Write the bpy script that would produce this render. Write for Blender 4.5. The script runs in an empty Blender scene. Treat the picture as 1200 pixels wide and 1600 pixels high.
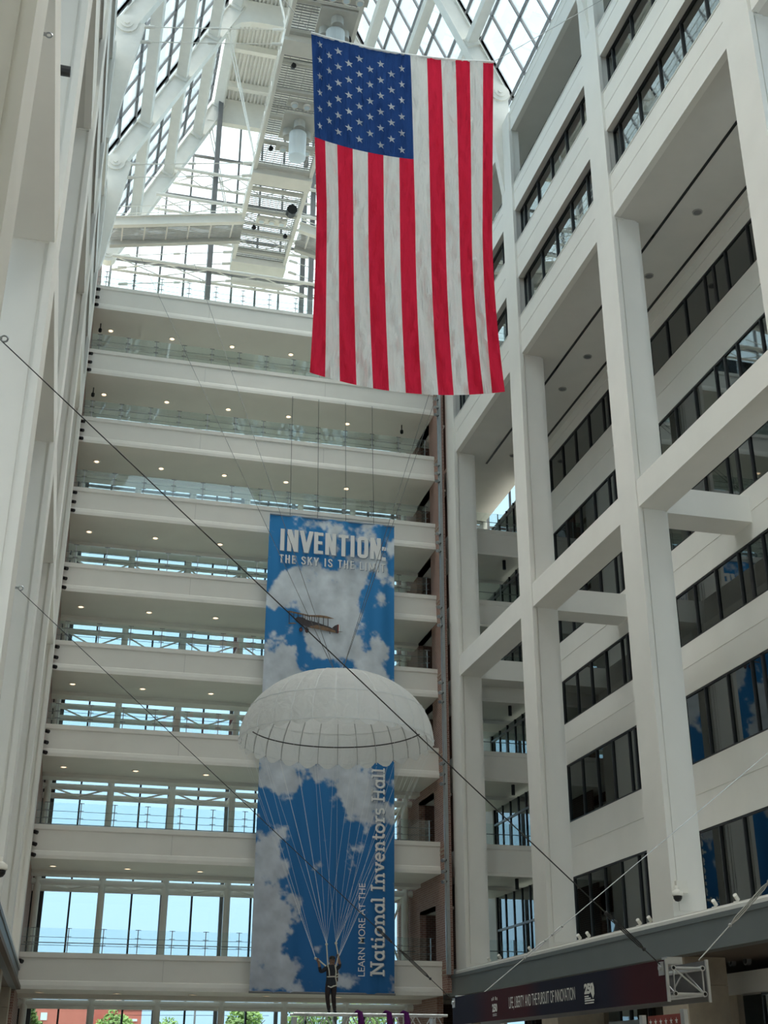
import bpy, bmesh, math, random
import numpy as np
from mathutils import Vector, Matrix

# ------------------------------------------------------------------ camera, sky, exposure
sc = bpy.context.scene
COL = sc.collection
EYE = 1.6                                   # eye height; all heights below are measured from the eye
FPX, YAW, PITCH, ROLL = 1947.8, 0.245156, 0.422571, 0.002558


def basis():
    cy, sy, cp, sp = math.cos(YAW), math.sin(YAW), math.cos(PITCH), math.sin(PITCH)
    F = np.array([sy * cp, cy * cp, sp]); R = np.array([cy, -sy, 0.]); U = np.cross(R, F)
    c, s = math.cos(ROLL), math.sin(ROLL)
    return R * c + U * s, -R * s + U * c, F


CR, CU, CF = basis()


def ray(x, y):
    return CF * FPX + CR * (x - 600) + CU * (800 - y)


def onY(x, y, Y):
    d = ray(x, y); return d * (Y / d[1])


def onX(x, y, X):
    d = ray(x, y); return d * (X / d[0])


cam = bpy.data.objects.new('camera', bpy.data.cameras.new('camera'))
COL.objects.link(cam)
cam.data.sensor_fit = 'VERTICAL'; cam.data.sensor_height = 36.0
cam.data.lens = FPX / 1600 * 36.0
cam.data.clip_end = 2000
cam.matrix_world = Matrix(((CR[0], CU[0], -CF[0], 0), (CR[1], CU[1], -CF[1], 0), (CR[2], CU[2], -CF[2], EYE), (0, 0, 0, 1)))
sc.camera = cam

sc.view_settings.view_transform = 'Standard'
sc.view_settings.look = 'None'
sc.view_settings.gamma = 1
sc.view_settings.use_curve_mapping = False
sc.view_settings.exposure = 2.82
cy_ = sc.cycles
cy_.max_bounces = 16; cy_.diffuse_bounces = 14; cy_.glossy_bounces = 4
cy_.transmission_bounces = 6; cy_.transparent_max_bounces = 24
cy_.caustics_reflective = False; cy_.caustics_refractive = False
cy_.sample_clamp_indirect = 10.0

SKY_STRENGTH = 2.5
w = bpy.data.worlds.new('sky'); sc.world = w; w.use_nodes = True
nt = w.node_tree; nt.nodes.clear()
out = nt.nodes.new('ShaderNodeOutputWorld'); bg = nt.nodes.new('ShaderNodeBackground')
tc = nt.nodes.new('ShaderNodeTexCoord'); sep = nt.nodes.new('ShaderNodeSeparateXYZ')
rmp = nt.nodes.new('ShaderNodeValToRGB')
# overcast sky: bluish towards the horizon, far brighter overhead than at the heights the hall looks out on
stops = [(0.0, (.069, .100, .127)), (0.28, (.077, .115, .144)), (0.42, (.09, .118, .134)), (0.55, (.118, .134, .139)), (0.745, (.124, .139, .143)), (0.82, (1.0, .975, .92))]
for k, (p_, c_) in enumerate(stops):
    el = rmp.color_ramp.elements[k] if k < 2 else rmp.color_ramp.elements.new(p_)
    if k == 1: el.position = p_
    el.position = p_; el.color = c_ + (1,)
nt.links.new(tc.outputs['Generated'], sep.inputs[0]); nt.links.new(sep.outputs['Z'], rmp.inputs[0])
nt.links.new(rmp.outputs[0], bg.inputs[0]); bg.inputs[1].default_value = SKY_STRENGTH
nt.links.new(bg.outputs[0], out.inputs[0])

# ------------------------------------------------------------------ materials


def new_mat(name):
    m = bpy.data.materials.new(name); m.use_nodes = True
    n = m.node_tree; b = n.nodes['Principled BSDF']
    return m, n, b


def mat(name, col, rough=0.6, metal=0.0, var=0.06, scale=1.5, bump=0.0, spec=0.4):
    m, n, b = new_mat(name)
    b.inputs['Roughness'].default_value = rough; b.inputs['Metallic'].default_value = metal
    b.inputs['Specular IOR Level'].default_value = spec
    g = n.nodes.new('ShaderNodeNewGeometry'); nz = n.nodes.new('ShaderNodeTexNoise')
    nz.inputs['Scale'].default_value = scale; nz.inputs['Detail'].default_value = 4
    n.links.new(g.outputs['Position'], nz.inputs['Vector'])
    r = n.nodes.new('ShaderNodeValToRGB')
    r.color_ramp.elements[0].position = 0.3; r.color_ramp.elements[1].position = 0.7
    r.color_ramp.elements[0].color = tuple(c * (1 - var) for c in col) + (1,)
    r.color_ramp.elements[1].color = tuple(min(1, c * (1 + var)) for c in col) + (1,)
    n.links.new(nz.outputs['Fac'], r.inputs[0]); n.links.new(r.outputs[0], b.inputs['Base Color'])
    if bump:
        bp = n.nodes.new('ShaderNodeBump'); bp.inputs['Strength'].default_value = bump
        n.links.new(nz.outputs['Fac'], bp.inputs['Height']); n.links.new(bp.outputs[0], b.inputs['Normal'])
    return m


def glass(name, tint, gloss=1.0, base=0.0):
    m = bpy.data.materials.new(name); m.use_nodes = True
    n = m.node_tree; n.nodes.clear()
    o = n.nodes.new('ShaderNodeOutputMaterial'); mx = n.nodes.new('ShaderNodeMixShader')
    t = n.nodes.new('ShaderNodeBsdfTransparent'); g = n.nodes.new('ShaderNodeBsdfGlossy')
    f = n.nodes.new('ShaderNodeFresnel'); f.inputs['IOR'].default_value = 1.5
    mu = n.nodes.new('ShaderNodeMath'); mu.operation = 'MULTIPLY_ADD'; mu.use_clamp = True
    mu.inputs[1].default_value = gloss; mu.inputs[2].default_value = base
    t.inputs[0].default_value = tint + (1,); g.inputs[0].default_value = (0.9, 0.95, 0.95, 1); g.inputs['Roughness'].default_value = 0.02
    n.links.new(f.outputs[0], mu.inputs[0]); n.links.new(mu.outputs[0], mx.inputs[0])
    n.links.new(t.outputs[0], mx.inputs[1]); n.links.new(g.outputs[0], mx.inputs[2]); n.links.new(mx.outputs[0], o.inputs[0])
    return m


def brick_mat(name, c1, c2, mortar, sx=4.2):
    m, n, b = new_mat(name)
    g = n.nodes.new('ShaderNodeNewGeometry'); s = n.nodes.new('ShaderNodeSeparateXYZ'); c = n.nodes.new('ShaderNodeCombineXYZ')
    a = n.nodes.new('ShaderNodeMath'); a.operation = 'ADD'
    n.links.new(g.outputs['Position'], s.inputs[0]); n.links.new(s.outputs[0], a.inputs[0]); n.links.new(s.outputs[1], a.inputs[1])
    n.links.new(a.outputs[0], c.inputs[0]); n.links.new(s.outputs[2], c.inputs[1])
    t = n.nodes.new('ShaderNodeTexBrick'); t.inputs['Scale'].default_value = sx
    t.inputs['Color1'].default_value = c1 + (1,); t.inputs['Color2'].default_value = c2 + (1,); t.inputs['Mortar'].default_value = mortar + (1,)
    t.inputs['Mortar Size'].default_value = 0.035; t.inputs['Brick Width'].default_value = 1.1; t.inputs['Row Height'].default_value = 0.42
    n.links.new(c.outputs[0], t.inputs['Vector']); n.links.new(t.outputs[0], b.inputs['Base Color']); b.inputs['Roughness'].default_value = 0.85
    return m


def vcol_mat(name, rough=0.6):
    m, n, b = new_mat(name)
    a = n.nodes.new('ShaderNodeVertexColor'); a.layer_name = 'print'
    n.links.new(a.outputs[0], b.inputs['Base Color']); b.inputs['Roughness'].default_value = rough
    b.inputs['Specular IOR Level'].default_value = 0.25
    return m


def emit_mat(name, col, s):
    m, n, b = new_mat(name)
    b.inputs['Base Color'].default_value = col + (1,); b.inputs['Emission Color'].default_value = col + (1,)
    b.inputs['Emission Strength'].default_value = s
    return m


def cloth_mat(name, col, trans=0.25, wave=None):
    """thin cloth: diffuse and translucent, with fine creases in the normal"""
    m = bpy.data.materials.new(name); m.use_nodes = True
    n = m.node_tree; n.nodes.clear()
    o = n.nodes.new('ShaderNodeOutputMaterial'); mx = n.nodes.new('ShaderNodeMixShader'); mx.inputs[0].default_value = trans
    d = n.nodes.new('ShaderNodeBsdfDiffuse'); t = n.nodes.new('ShaderNodeBsdfTranslucent')
    d.inputs[0].default_value = col + (1,); t.inputs[0].default_value = col + (1,)
    n.links.new(d.outputs[0], mx.inputs[1]); n.links.new(t.outputs[0], mx.inputs[2]); n.links.new(mx.outputs[0], o.inputs[0])
    if wave:
        g = n.nodes.new('ShaderNodeNewGeometry'); mp = n.nodes.new('ShaderNodeMapping')
        mp.inputs['Rotation'].default_value = (0, wave[0], 0); mp.inputs['Scale'].default_value = wave[1]
        z = n.nodes.new('ShaderNodeTexNoise'); z.inputs['Scale'].default_value = wave[2]; z.inputs['Detail'].default_value = 3
        z.inputs['Distortion'].default_value = 0.6
        bp = n.nodes.new('ShaderNodeBump'); bp.inputs['Strength'].default_value = wave[3]; bp.inputs['Distance'].default_value = 0.30
        n.links.new(g.outputs['Position'], mp.inputs[0]); n.links.new(mp.outputs[0], z.inputs['Vector'])
        n.links.new(z.outputs['Fac'], bp.inputs['Height'])
        n.links.new(bp.outputs[0], d.inputs['Normal']); n.links.new(bp.outputs[0], t.inputs['Normal'])
    return m


def frosted(name, col):
    m = cloth_mat(name, col, 0.6)
    n = m.node_tree; o = n.nodes['Material Output']; src = o.inputs[0].links[0].from_socket
    mx = n.nodes.new('ShaderNodeMixShader'); t = n.nodes.new('ShaderNodeBsdfTransparent'); mx.inputs[0].default_value = 0.5
    n.links.new(src, mx.inputs[1]); n.links.new(t.outputs[0], mx.inputs[2]); n.links.new(mx.outputs[0], o.inputs[0])
    return m


M = {}
M['cream'] = mat('cream_paint', (0.82, 0.805, 0.755), 0.75, var=0.025, scale=0.7)
M['walk'] = mat('walkway_paint', (0.83, 0.81, 0.75), 0.75, var=0.025, scale=0.7)
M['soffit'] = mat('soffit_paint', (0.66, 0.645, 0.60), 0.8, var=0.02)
M['white'] = mat('white_steel', (0.82, 0.80, 0.735), 0.5, var=0.03, scale=2)
M['offwhite'] = mat('offwhite_steel', (0.55, 0.54, 0.49), 0.5, var=0.05, scale=2)
M['grate'] = mat('grating_steel', (0.42, 0.41, 0.38), 0.5, 0.2, var=0.1, scale=4)
M['deck'] = mat('metal_deck', (0.78, 0.775, 0.74), 0.45, 0.0, var=0.04, scale=2)
M['dark'] = mat('dark_frame', (0.035, 0.037, 0.04), 0.4, 0.2, var=0.1)
M['mull'] = mat('grey_mullion', (0.20, 0.20, 0.205), 0.45, 0.2, var=0.08)
M['black'] = mat('black_plastic', (0.012, 0.012, 0.013), 0.4, var=0.1)
M['steel'] = mat('brushed_steel', (0.42, 0.44, 0.45), 0.3, 0.9, var=0.06, scale=6)
M['alu'] = mat('truss_aluminium', (0.62, 0.63, 0.64), 0.35, 0.7, var=0.05, scale=6)
M['fascia'] = mat('grey_fascia', (0.15, 0.165, 0.165), 0.5, 0.1, var=0.04, scale=0.8)
M['stone'] = mat('beige_stone', (0.42, 0.36, 0.28), 0.7, var=0.08, scale=3)
M['brown'] = mat('brown_soffit', (0.13, 0.10, 0.08), 0.7, var=0.06)
M['floor'] = mat('lobby_floor', (0.50, 0.46, 0.41), 0.3, var=0.06)
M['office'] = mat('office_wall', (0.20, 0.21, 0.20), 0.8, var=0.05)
M['blind'] = mat('roller_blind', (0.42, 0.44, 0.42), 0.8, var=0.04)
M['brick'] = brick_mat('red_brick', (0.25, 0.125, 0.10), (0.32, 0.18, 0.14), (0.48, 0.40, 0.34))
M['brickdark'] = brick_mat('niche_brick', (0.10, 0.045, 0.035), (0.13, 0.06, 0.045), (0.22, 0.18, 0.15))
M['farbrick'] = mat('far_brick', (0.52, 0.17, 0.13), 0.9, var=0.08, scale=0.6)
M['farconc'] = mat('far_coping', (0.6, 0.5, 0.45), 0.9)
M['leaf'] = mat('tree_leaf', (0.13, 0.24, 0.045), 0.6, var=0.5, scale=0.9)
M['bark'] = mat('tree_bark', (0.10, 0.075, 0.05), 0.9, var=0.2, scale=6)
M['lawn'] = mat('lawn', (0.24, 0.25, 0.2), 0.9, var=0.2, scale=0.5)
M['cable'] = mat('cable_steel', (0.05, 0.05, 0.05), 0.4, 0.4)
M['cablelight'] = mat('cable_light', (0.45, 0.45, 0.44), 0.4, 0.5)
M['cord'] = mat('white_cord', (0.86, 0.88, 0.88), 0.7)
M['strap'] = mat('harness_webbing', (0.55, 0.53, 0.46), 0.8)
M['suit'] = mat('dark_uniform', (0.012, 0.014, 0.02), 0.7, var=0.2, scale=9)
M['trouser'] = mat('dark_trousers', (0.022, 0.014, 0.014), 0.8, var=0.2, scale=9)
M['skin'] = mat('skin', (0.22, 0.13, 0.09), 0.6)
M['pack'] = mat('brown_pack', (0.09, 0.045, 0.025), 0.7, var=0.2, scale=8)
M['print'] = vcol_mat('printed_vinyl', 0.7)
M['white_print'] = mat('white_print', (0.86, 0.87, 0.86), 0.7, var=0.02)
M['grey_print'] = mat('grey_print', (0.25, 0.32, 0.40), 0.7, var=0.02)
M['plane_tan'] = mat('print_tan', (0.24, 0.15, 0.09), 0.7, var=0.25, scale=5)
M['plane_dark'] = mat('print_dark', (0.06, 0.05, 0.055), 0.7, var=0.2, scale=5)
M['plane_red'] = mat('print_red', (0.28, 0.06, 0.05), 0.7)
M['fred'] = cloth_mat('flag_red', (0.86, 0.034, 0.085), 0.5, (0.35, (1.4, 1, 0.25), 3.6, 0.7))
M['fwhite'] = cloth_mat('flag_white', (0.95, 0.96, 0.94), 0.5, (0.35, (1.4, 1, 0.25), 3.6, 0.7))
M['fblue'] = cloth_mat('flag_blue', (0.034, 0.090, 0.29), 0.4, (-0.75, (1.4, 1, 0.16), 5.0, 0.8))
M['chute'] = cloth_mat('parachute_nylon', (0.94, 0.95, 0.94), 0.5, (0.2, (1, 1, 1), 2.0, 0.3))
M['purple'] = cloth_mat('purple_cloth', (0.10, 0.02, 0.12), 0.1)
M['g_sky'] = glass('skylight_glass', (0.94, 0.97, 0.98), 0.7)
M['g_wall'] = glass('curtain_wall_glass', (0.69, 0.73, 0.74), 0.8)
M['g_rail'] = glass('rail_glass', (0.92, 0.965, 0.96), 1.1)
M['g_office'] = glass('office_glass', (0.50, 0.58, 0.58), 1.6, 0.09)
M['g_lamp'] = frosted('lantern_frosted', (0.95, 0.97, 0.97))
M['warm'] = emit_mat('downlight_lamp', (1.0, 0.72, 0.46), 0.30)
M['lens'] = mat('clear_lens', (0.7, 0.8, 0.85), 0.2)

# ------------------------------------------------------------------ helpers


class MB:
    """collects solids in eye-height coordinates and links them as ONE mesh object"""

    def __init__(s, xf=None):
        s.v = []; s.f = []; s.mi = []; s.xf = xf

    def add(s, vs, fs, mi=0):
        o = len(s.v)
        s.v += [s.xf(*p) if s.xf else tuple(p) for p in vs]
        s.f += [tuple(i + o for i in f) for f in fs]; s.mi += [mi] * len(fs)
        return s

    def box(s, x0, x1, y0, y1, z0, z1, mi=0):
        vs = [(x, y, z) for x in (x0, x1) for y in (y0, y1) for z in (z0, z1)]
        return s.add(vs, [(0, 1, 3, 2), (4, 6, 7, 5), (0, 4, 5, 1), (2, 3, 7, 6), (0, 2, 6, 4), (1, 5, 7, 3)], mi)

    def tube(s, p, q, r, n=8, mi=0, r2=None):
        return s.path([p, q], [r, r if r2 is None else r2], n, mi)

    def path(s, pts, r, n=8, mi=0):
        pts = [Vector(p) for p in pts]
        rs = r if isinstance(r, (list, tuple)) else [r] * len(pts)
        vs = []; fs = []; prev = None
        for i, p in enumerate(pts):
            d = (pts[min(i + 1, len(pts) - 1)] - pts[max(i - 1, 0)]).normalized()
            if prev is None:
                up = Vector((0, 0, 1)) if abs(d.z) < 0.9 else Vector((1, 0, 0))
                a = d.cross(up).normalized()
            else:
                a = (prev - d * prev.dot(d)).normalized()
            prev = a; b = d.cross(a)
            for k in range(n):
                t = 2 * math.pi * (k + 0.5) / n
                vs.append(tuple(p + (a * math.cos(t) + b * math.sin(t)) * rs[i]))
        for i in range(len(pts) - 1):
            for k in range(n):
                fs.append((i * n + k, i * n + (k + 1) % n, (i + 1) * n + (k + 1) % n, (i + 1) * n + k))
        fs.append(tuple(range(n))[::-1]); fs.append(tuple((len(pts) - 1) * n + k for k in range(n)))
        return s.add(vs, fs, mi)

    def beam(s, p, q, wid, hei, mi=0, side=(0, 1, 0)):
        """rectangular bar from p to q; wid along 'side', hei across"""
        p = Vector(p); q = Vector(q); d = (q - p).normalized(); a = Vector(side); a = (a - d * a.dot(d)).normalized(); b = d.cross(a)
        vs = [tuple(c + a * wid / 2 * i + b * hei / 2 * j) for c in (p, q) for i, j in ((-1, -1), (1, -1), (1, 1), (-1, 1))]
        return s.add(vs, [(3, 2, 1, 0), (4, 5, 6, 7), (0, 1, 5, 4), (1, 2, 6, 5), (2, 3, 7, 6), (3, 0, 4, 7)], mi)

    def extrude(s, prof, fn, a, b, mi=0):
        """closed profile swept from a to b; fn(u, v, t) gives the point"""
        n = len(prof)
        vs = [fn(u, v, t) for t in (a, b) for u, v in prof]
        fs = [(i, (i + 1) % n, n + (i + 1) % n, n + i) for i in range(n)] + [tuple(range(n))[::-1], tuple(range(n, 2 * n))]
        return s.add(vs, fs, mi)

    def lathe(s, prof, c, n=16, mi=0):
        vs = []; fs = []
        for r, z in prof:
            for k in range(n):
                t = 2 * math.pi * k / n
                vs.append((c[0] + r * math.cos(t), c[1] + r * math.sin(t), c[2] + z))
        for i in range(len(prof) - 1):
            for k in range(n):
                fs.append((i * n + k, i * n + (k + 1) % n, (i + 1) * n + (k + 1) % n, (i + 1) * n + k))
        fs.append(tuple(range(n))[::-1]); fs.append(tuple((len(prof) - 1) * n + k for k in range(n)))
        return s.add(vs, fs, mi)

    def ball(s, c, r, n=10, mi=0, sz=1.0):
        return s.lathe([(r * math.sin(t), -r * sz * math.cos(t)) for t in [0.05 + (math.pi - 0.1) * i / 6 for i in range(7)]], c, n, mi)

    def build(s, name, mats, parent=None, smooth=False, closed=True, kind=None):
        if not isinstance(mats, (list, tuple)):
            mats = [mats]
        V = np.array(s.v, float); V[:, 2] += EYE
        if parent is not None:
            org = np.array(world_of(parent))
        else:
            org = np.array([(V[:, 0].min() + V[:, 0].max()) / 2, (V[:, 1].min() + V[:, 1].max()) / 2, V[:, 2].min()])
        me = bpy.data.meshes.new(name); me.from_pydata((V - org).tolist(), [], s.f)
        for m in mats:
            me.materials.append(m)
        if len(mats) > 1:
            me.polygons.foreach_set('material_index', s.mi)
        if closed:
            bm = bmesh.new(); bm.from_mesh(me); bmesh.ops.recalc_face_normals(bm, faces=bm.faces); bm.to_mesh(me); bm.free()
        if smooth:
            me.polygons.foreach_set('use_smooth', [True] * len(me.polygons))
        o = bpy.data.objects.new(name, me); COL.objects.link(o)
        if parent is not None:
            o.parent = parent
        else:
            o.location = org
        if kind:
            o['kind'] = kind
        return o


def world_of(o):
    p = Vector((0, 0, 0))
    while o:
        p = p + o.location; o = o.parent
    return p


def tag(o, label, cat, group=None, kind=None):
    o['label'] = label; o['category'] = cat
    if group: o['group'] = group
    if kind: o['kind'] = kind
    return o


def thing(name, loc, label, cat, group=None, kind=None):
    o = bpy.data.objects.new(name, None); COL.objects.link(o)
    o.empty_display_size = 0.2
    o.location = (loc[0], loc[1], loc[2] + EYE)
    return tag(o, label, cat, group, kind)


def dup(root, loc, label):
    r = root.copy(); COL.objects.link(r); r.location = (loc[0], loc[1], loc[2] + EYE); r['label'] = label
    for ch in list(root.children):
        c = ch.copy(); COL.objects.link(c); c.parent = r
        for g in list(ch.children):
            d = g.copy(); COL.objects.link(d); d.parent = c
    return r


ORD = ['first', 'second', 'third', 'fourth', 'fifth', 'sixth', 'seventh', 'eighth', 'ninth', 'tenth', 'eleventh', 'twelfth', 'thirteenth']

# ------------------------------------------------------------------ levels and grid of the building
YS = 57.0
XR = 17.45
TOPS = [r * YS for r in (.6628, .5941, .5252, .4566, .3870, .3191, .2500, .1723, .0801)]     # walkway tops, level 10 down to 2
LEV = dict(zip(range(10, 1, -1), TOPS))
COLS = [(4.5, 5.9), (14.55, 15.95), (24.6, 26.0), (34.78, 36.22), (44.87, 46.25), (54.85, 56.3)]
FRAMES = [5.2, 15.2, 25.3, 35.5, 46.0, 56.1, 64.7]
FN = ['seventh from the far end', 'sixth from the far end', 'fifth from the far end', 'fourth from the far end', 'third from the far end', 'second from the far end', 'against the far gable']


def right_xf(d, y, z):
    return (XR + d, y, z)


def left_xf(d, y, z):
    return (-1.77 + 0.0075 * y - d, y, z)


FAR = ['second from the far end', 'farthest', ]
COLNAME = {5: 'farthest from the camera', 4: 'second from the far end', 3: 'third from the far end', 2: 'fourth from the far end', 1: 'fifth from the far end', 0: 'sixth from the far end'}
BAYNAME = {4: 'the farthest bay', 3: 'the second bay from the far end', 2: 'the third bay from the far end', 1: 'the fourth bay from the far end', 0: 'the nearest bay'}
win_n = [0]; trim_n = [0]


def struct(mb, name, m, label, cat, **k):
    return tag(mb.build(name, m, **k), label, cat, None, 'structure')


def window(label, loc):
    win_n[0] += 1
    return thing('window_%d' % win_n[0], loc, label, 'window', None, 'structure')


def ribbon(xf, side, d, y0, y1, z0, z1, my, label, g='g_office', blinds=None):
    """a ribbon window: frame, mullions, one pane each"""
    w_ = window(label, xf(d, y0, z0))
    fr = MB(xf)
    fr.box(d - .05, d + .06, y0, y1, z0, z0 + .07); fr.box(d - .05, d + .06, y0, y1, z1 - .07, z1)
    fr.box(d - .05, d + .06, y0, y0 + .06, z0, z1); fr.box(d - .05, d + .06, y1 - .06, y1, z0, z1)
    fr.build('frame', M['dark'], w_)
    ys = [y0] + [y for y in sorted(my) if y0 + .1 < y < y1 - .1] + [y1]
    for a in ys[1:-1]:
        MB(xf).box(d - .07, d + .06, a - .03, a + .03, z0 + .07, z1 - .07).build('mullion', M['dark'], w_)
    for a, b in zip(ys[:-1], ys[1:]):
        MB(xf).box(d, d + .02, a + .03, b - .03, z0 + .06, z1 - .06).build('pane', M[g], w_)
    if blinds:
        for a, b in zip(ys[:-1], ys[1:]):
            r = blinds.random()
            if r < 0.30 and b - a > .8:
                hh = (z1 - z0) * blinds.choice([.35, .5, 1.0])
                MB(xf).box(d + .12, d + .13, a + .05, b - .1, z1 - hh, z1 - .05).build('blind', M['blind'], w_)
            elif r < 0.5:
                MB(xf).box(d + .5, d + .8, a + .1, a + .42, z0, z1).build('interior_post', M['blind'], w_)
    return w_


def facade(xf, side, full):
    rnd = random.Random(7 if full else 9)
    cols = range(1, 6)
    y_start = 14.55
    # --- columns
    for i in cols:
        n, f = COLS[i]
        mb = MB(xf)
        # slender pilaster up the full height
        mb.box(0, .16, n, f, 3.93, 43.0)
        mb.box(.16, .5, n + .05, f - .05, 29.2, 43.0)
        # deep free standing shaft below the overhang, its cheek framed by small returns
        for a, b in ((4.1, 17.29), (18.28, 29.26)):
            mb.box(.16, 1.06, n + .10, f - .10, a, b)
            mb.box(.24, .98, n + .07, f - .07, a + .25 if a < 5 else a, b)
            mb.box(1.06, 1.16, n + .16, f - .16, a, b)
        mb.box(.02, 1.12, n + .02, f - .02, 17.29, 18.28)
        mb.box(.16, 1.16, n + .04, f - .04, 3.93, 4.2)
        struct(mb, 'column', M['cream'], 'tall cream pilaster column on the %s side wall, %s' % (side, COLNAME[i]), 'column')
    # --- tie beams on level five
    for i in cols:
        n, f = COLS[i]
        if i < 5:
            struct(MB(xf).box(.04, 1.1, f, COLS[i + 1][0], 17.29, 18.28), 'tie_beam', M['cream'],
                   'cream beam running between two columns of the %s side wall in %s' % (side, BAYNAME[i]), 'beam')
        if full:
            struct(MB(xf).box(1.1, 4.36, n + .2, f - .02, 17.29, 18.28), 'cross_beam', M['cream'],
                   'cream cross beam tying the %s side column %s back to the recessed wall' % (side, COLNAME[i]), 'beam')
    # --- upper facade between columns
    for i in range(1, 5):
        y0 = COLS[i][1]; y1 = COLS[i + 1][0]
        bay = BAYNAME[i]

        def spandrel(z0, z1, jt, nm, lab):
            mb = MB(xf)
            mb.box(.10, .34, y0, y1, z0, jt - .02); mb.box(.12, .34, y0, y1, jt - .02, jt + .02); mb.box(.10, .34, y0, y1, jt + .02, z1)
            mb.box(.08, .36, y0, y1, z1 - .05, z1)
            struct(mb, nm, M['cream'], lab, 'spandrel')
        spandrel(29.26, 31.2, 30.35, 'spandrel_panel', 'cream spandrel edge above the deep overhang on the %s side, %s' % (side, bay))
        spandrel(33.3, 35.23, 34.35, 'spandrel_panel', 'cream spandrel between the two reflective window bands on the %s side, %s' % (side, bay))
        spandrel(37.1, 38.62, 38.1, 'spandrel_panel', 'cream parapet under the open top gallery on the %s side, %s' % (side, bay))
        spandrel(41.92, 43.35, 42.85, 'roof_beam', 'cream eaves beam right under the skylight on the %s side, %s' % (side, bay))
        ms = [COLS[i + 1][0] - .55 - 1.72 * k for k in range(6)]
        for z0, z1, nm in ((31.2, 33.3, 'lower'), (35.23, 37.1, 'upper')):
            ribbon(xf, side, .42, y0, y1, z0, z1, ms, '%s band of reflective windows above the overhang on the %s side, %s' % (nm, side, bay), 'g_office')
    # --- overhang soffit, loggia and its back wall, floors
    yA, yB = y_start, 63.5 if full else 56.3
    mb = MB(xf)
    mb.box(.3, 4.4, yA, yB, 29.27, 29.5)
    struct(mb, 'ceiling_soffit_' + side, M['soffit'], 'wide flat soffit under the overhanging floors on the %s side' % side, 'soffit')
    for d, nm in ((2.05, 'outer'), (4.05, 'inner')):
        for i in range(2, 5) if full else ():
            y0 = COLS[i][1] + .1 if i > 1 else yA
            tag(MB(xf).box(d - .05, d + .05, y0 - .9, COLS[i + 1][0] + .9, 29.235, 29.268).build('linear_diffuser', M['black']),
                'black %s slot diffuser in the right soffit, %s' % (nm, BAYNAME[i]), 'air diffuser', 'slot diffusers in the soffit')
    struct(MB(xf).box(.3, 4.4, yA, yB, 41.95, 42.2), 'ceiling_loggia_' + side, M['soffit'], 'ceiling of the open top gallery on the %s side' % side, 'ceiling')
    struct(MB(xf).box(3.0, 3.2, yA, 56.3, 37.4, 41.95), 'wall_loggia_' + side, M['cream'], 'back wall of the open top gallery on the %s side' % side, 'wall')
    struct(MB(xf).box(.2, 1.6, yA, 56.3, 42.9, 43.4), 'gutter_beam', M['cream'], 'long eaves gutter along the top of the %s wall' % side, 'gutter')
    # --- recessed wall with its ribbon windows
    bands = [(4.2, 7.85), (10.2, 12.77), (14.64, 16.7), (18.58, 20.45), (22.45, 24.25), (26.45, 28.3)]
    edges = [3.95] + [z for b in bands for z in b] + [29.27]
    for k in range(0, len(edges), 2):
        z0, z1 = edges[k], edges[k + 1]
        jt = (z0 + z1) / 2 + .05
        mb = MB(xf); mb.box(4.35, 4.6, yA, 57.0, z0, z1)
        if k:
            mb = MB(xf); mb.box(4.35, 4.6, yA, 57.0, z0, jt - .02); mb.box(4.37, 4.6, yA, 57.0, jt - .02, jt + .02); mb.box(4.35, 4.6, yA, 57.0, jt + .02, z1)
        struct(mb, 'wall_%s_spandrel' % side, M['cream'], 'recessed cream wall band, number %s from the bottom, behind the %s side columns' % (ORD[k // 2], side), 'wall')
    LN = ['lowest', 'second lowest', 'third lowest', 'fourth lowest', 'second highest', 'highest']
    for k, (z0, z1) in enumerate(bands):
        if full:
            for i in range(2, 5):
                y0 = (COLS[i][0] + COLS[i][1]) / 2; y1 = (COLS[i + 1][0] + COLS[i + 1][1]) / 2
                if i == 4: y1 = 57.0
                # mullions keep one rhythm along the whole wall
                ms = [39.5 + 1.652 * j for j in range(-20, 20)]
                ribbon(xf, side, 4.42, y0, y1, z0, z1, ms, '%s window band of the recessed %s side wall, %s' % (LN[k], side, BAYNAME[i]), 'g_office', rnd)
        else:
            ribbon(xf, side, 4.42, yA, 57.0, z0, z1, [yA + 3.3 * j for j in range(1, 20)], '%s window band of the recessed %s side wall' % (LN[k], side))
    # --- office floors behind
    fl = [3.95, 9.0, 13.4, 17.4, 21.2, 25.2, 29.5, 33.3, 37.0]
    for k, z in enumerate(fl):
        mb = MB(xf); a = 4.6 if z < 29 else .36
        mb.box(a, 13, yA, 57.0 if z < 29 else 56.3, z + .2, z + .6)
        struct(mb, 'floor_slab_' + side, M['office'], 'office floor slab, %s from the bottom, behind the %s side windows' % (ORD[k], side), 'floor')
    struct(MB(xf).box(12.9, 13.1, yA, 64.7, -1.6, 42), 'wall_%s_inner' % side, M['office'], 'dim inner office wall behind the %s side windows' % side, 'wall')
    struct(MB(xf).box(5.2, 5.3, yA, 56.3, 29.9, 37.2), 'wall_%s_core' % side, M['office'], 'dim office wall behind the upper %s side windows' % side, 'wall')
    # --- podium: band, grey fascia, ground floor
    mb = MB(xf); mb.extrude([(-.06, 3.93), (-.06, 4.08), (-.02, 4.12), (-.02, 4.15), (4.4, 4.15), (4.4, 3.93)], lambda u, v, t: (u, t, v), yA, 56.2)
    struct(mb, 'trim_sill_' + side, M['cream'], 'cream sill band running along the foot of the %s side columns' % side, 'sill')
    df = -.25 if full else -.04
    mb = MB(xf); mb.box(df, .2, yA, 56.6, 3.05, 3.86)
    mb.box(df - .04, .2, yA, 56.6, 3.80, 3.93)
    struct(mb, 'trim_fascia_' + side, M['fascia'], 'long dark grey fascia over the ground floor on the %s side' % side, 'fascia')
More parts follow.
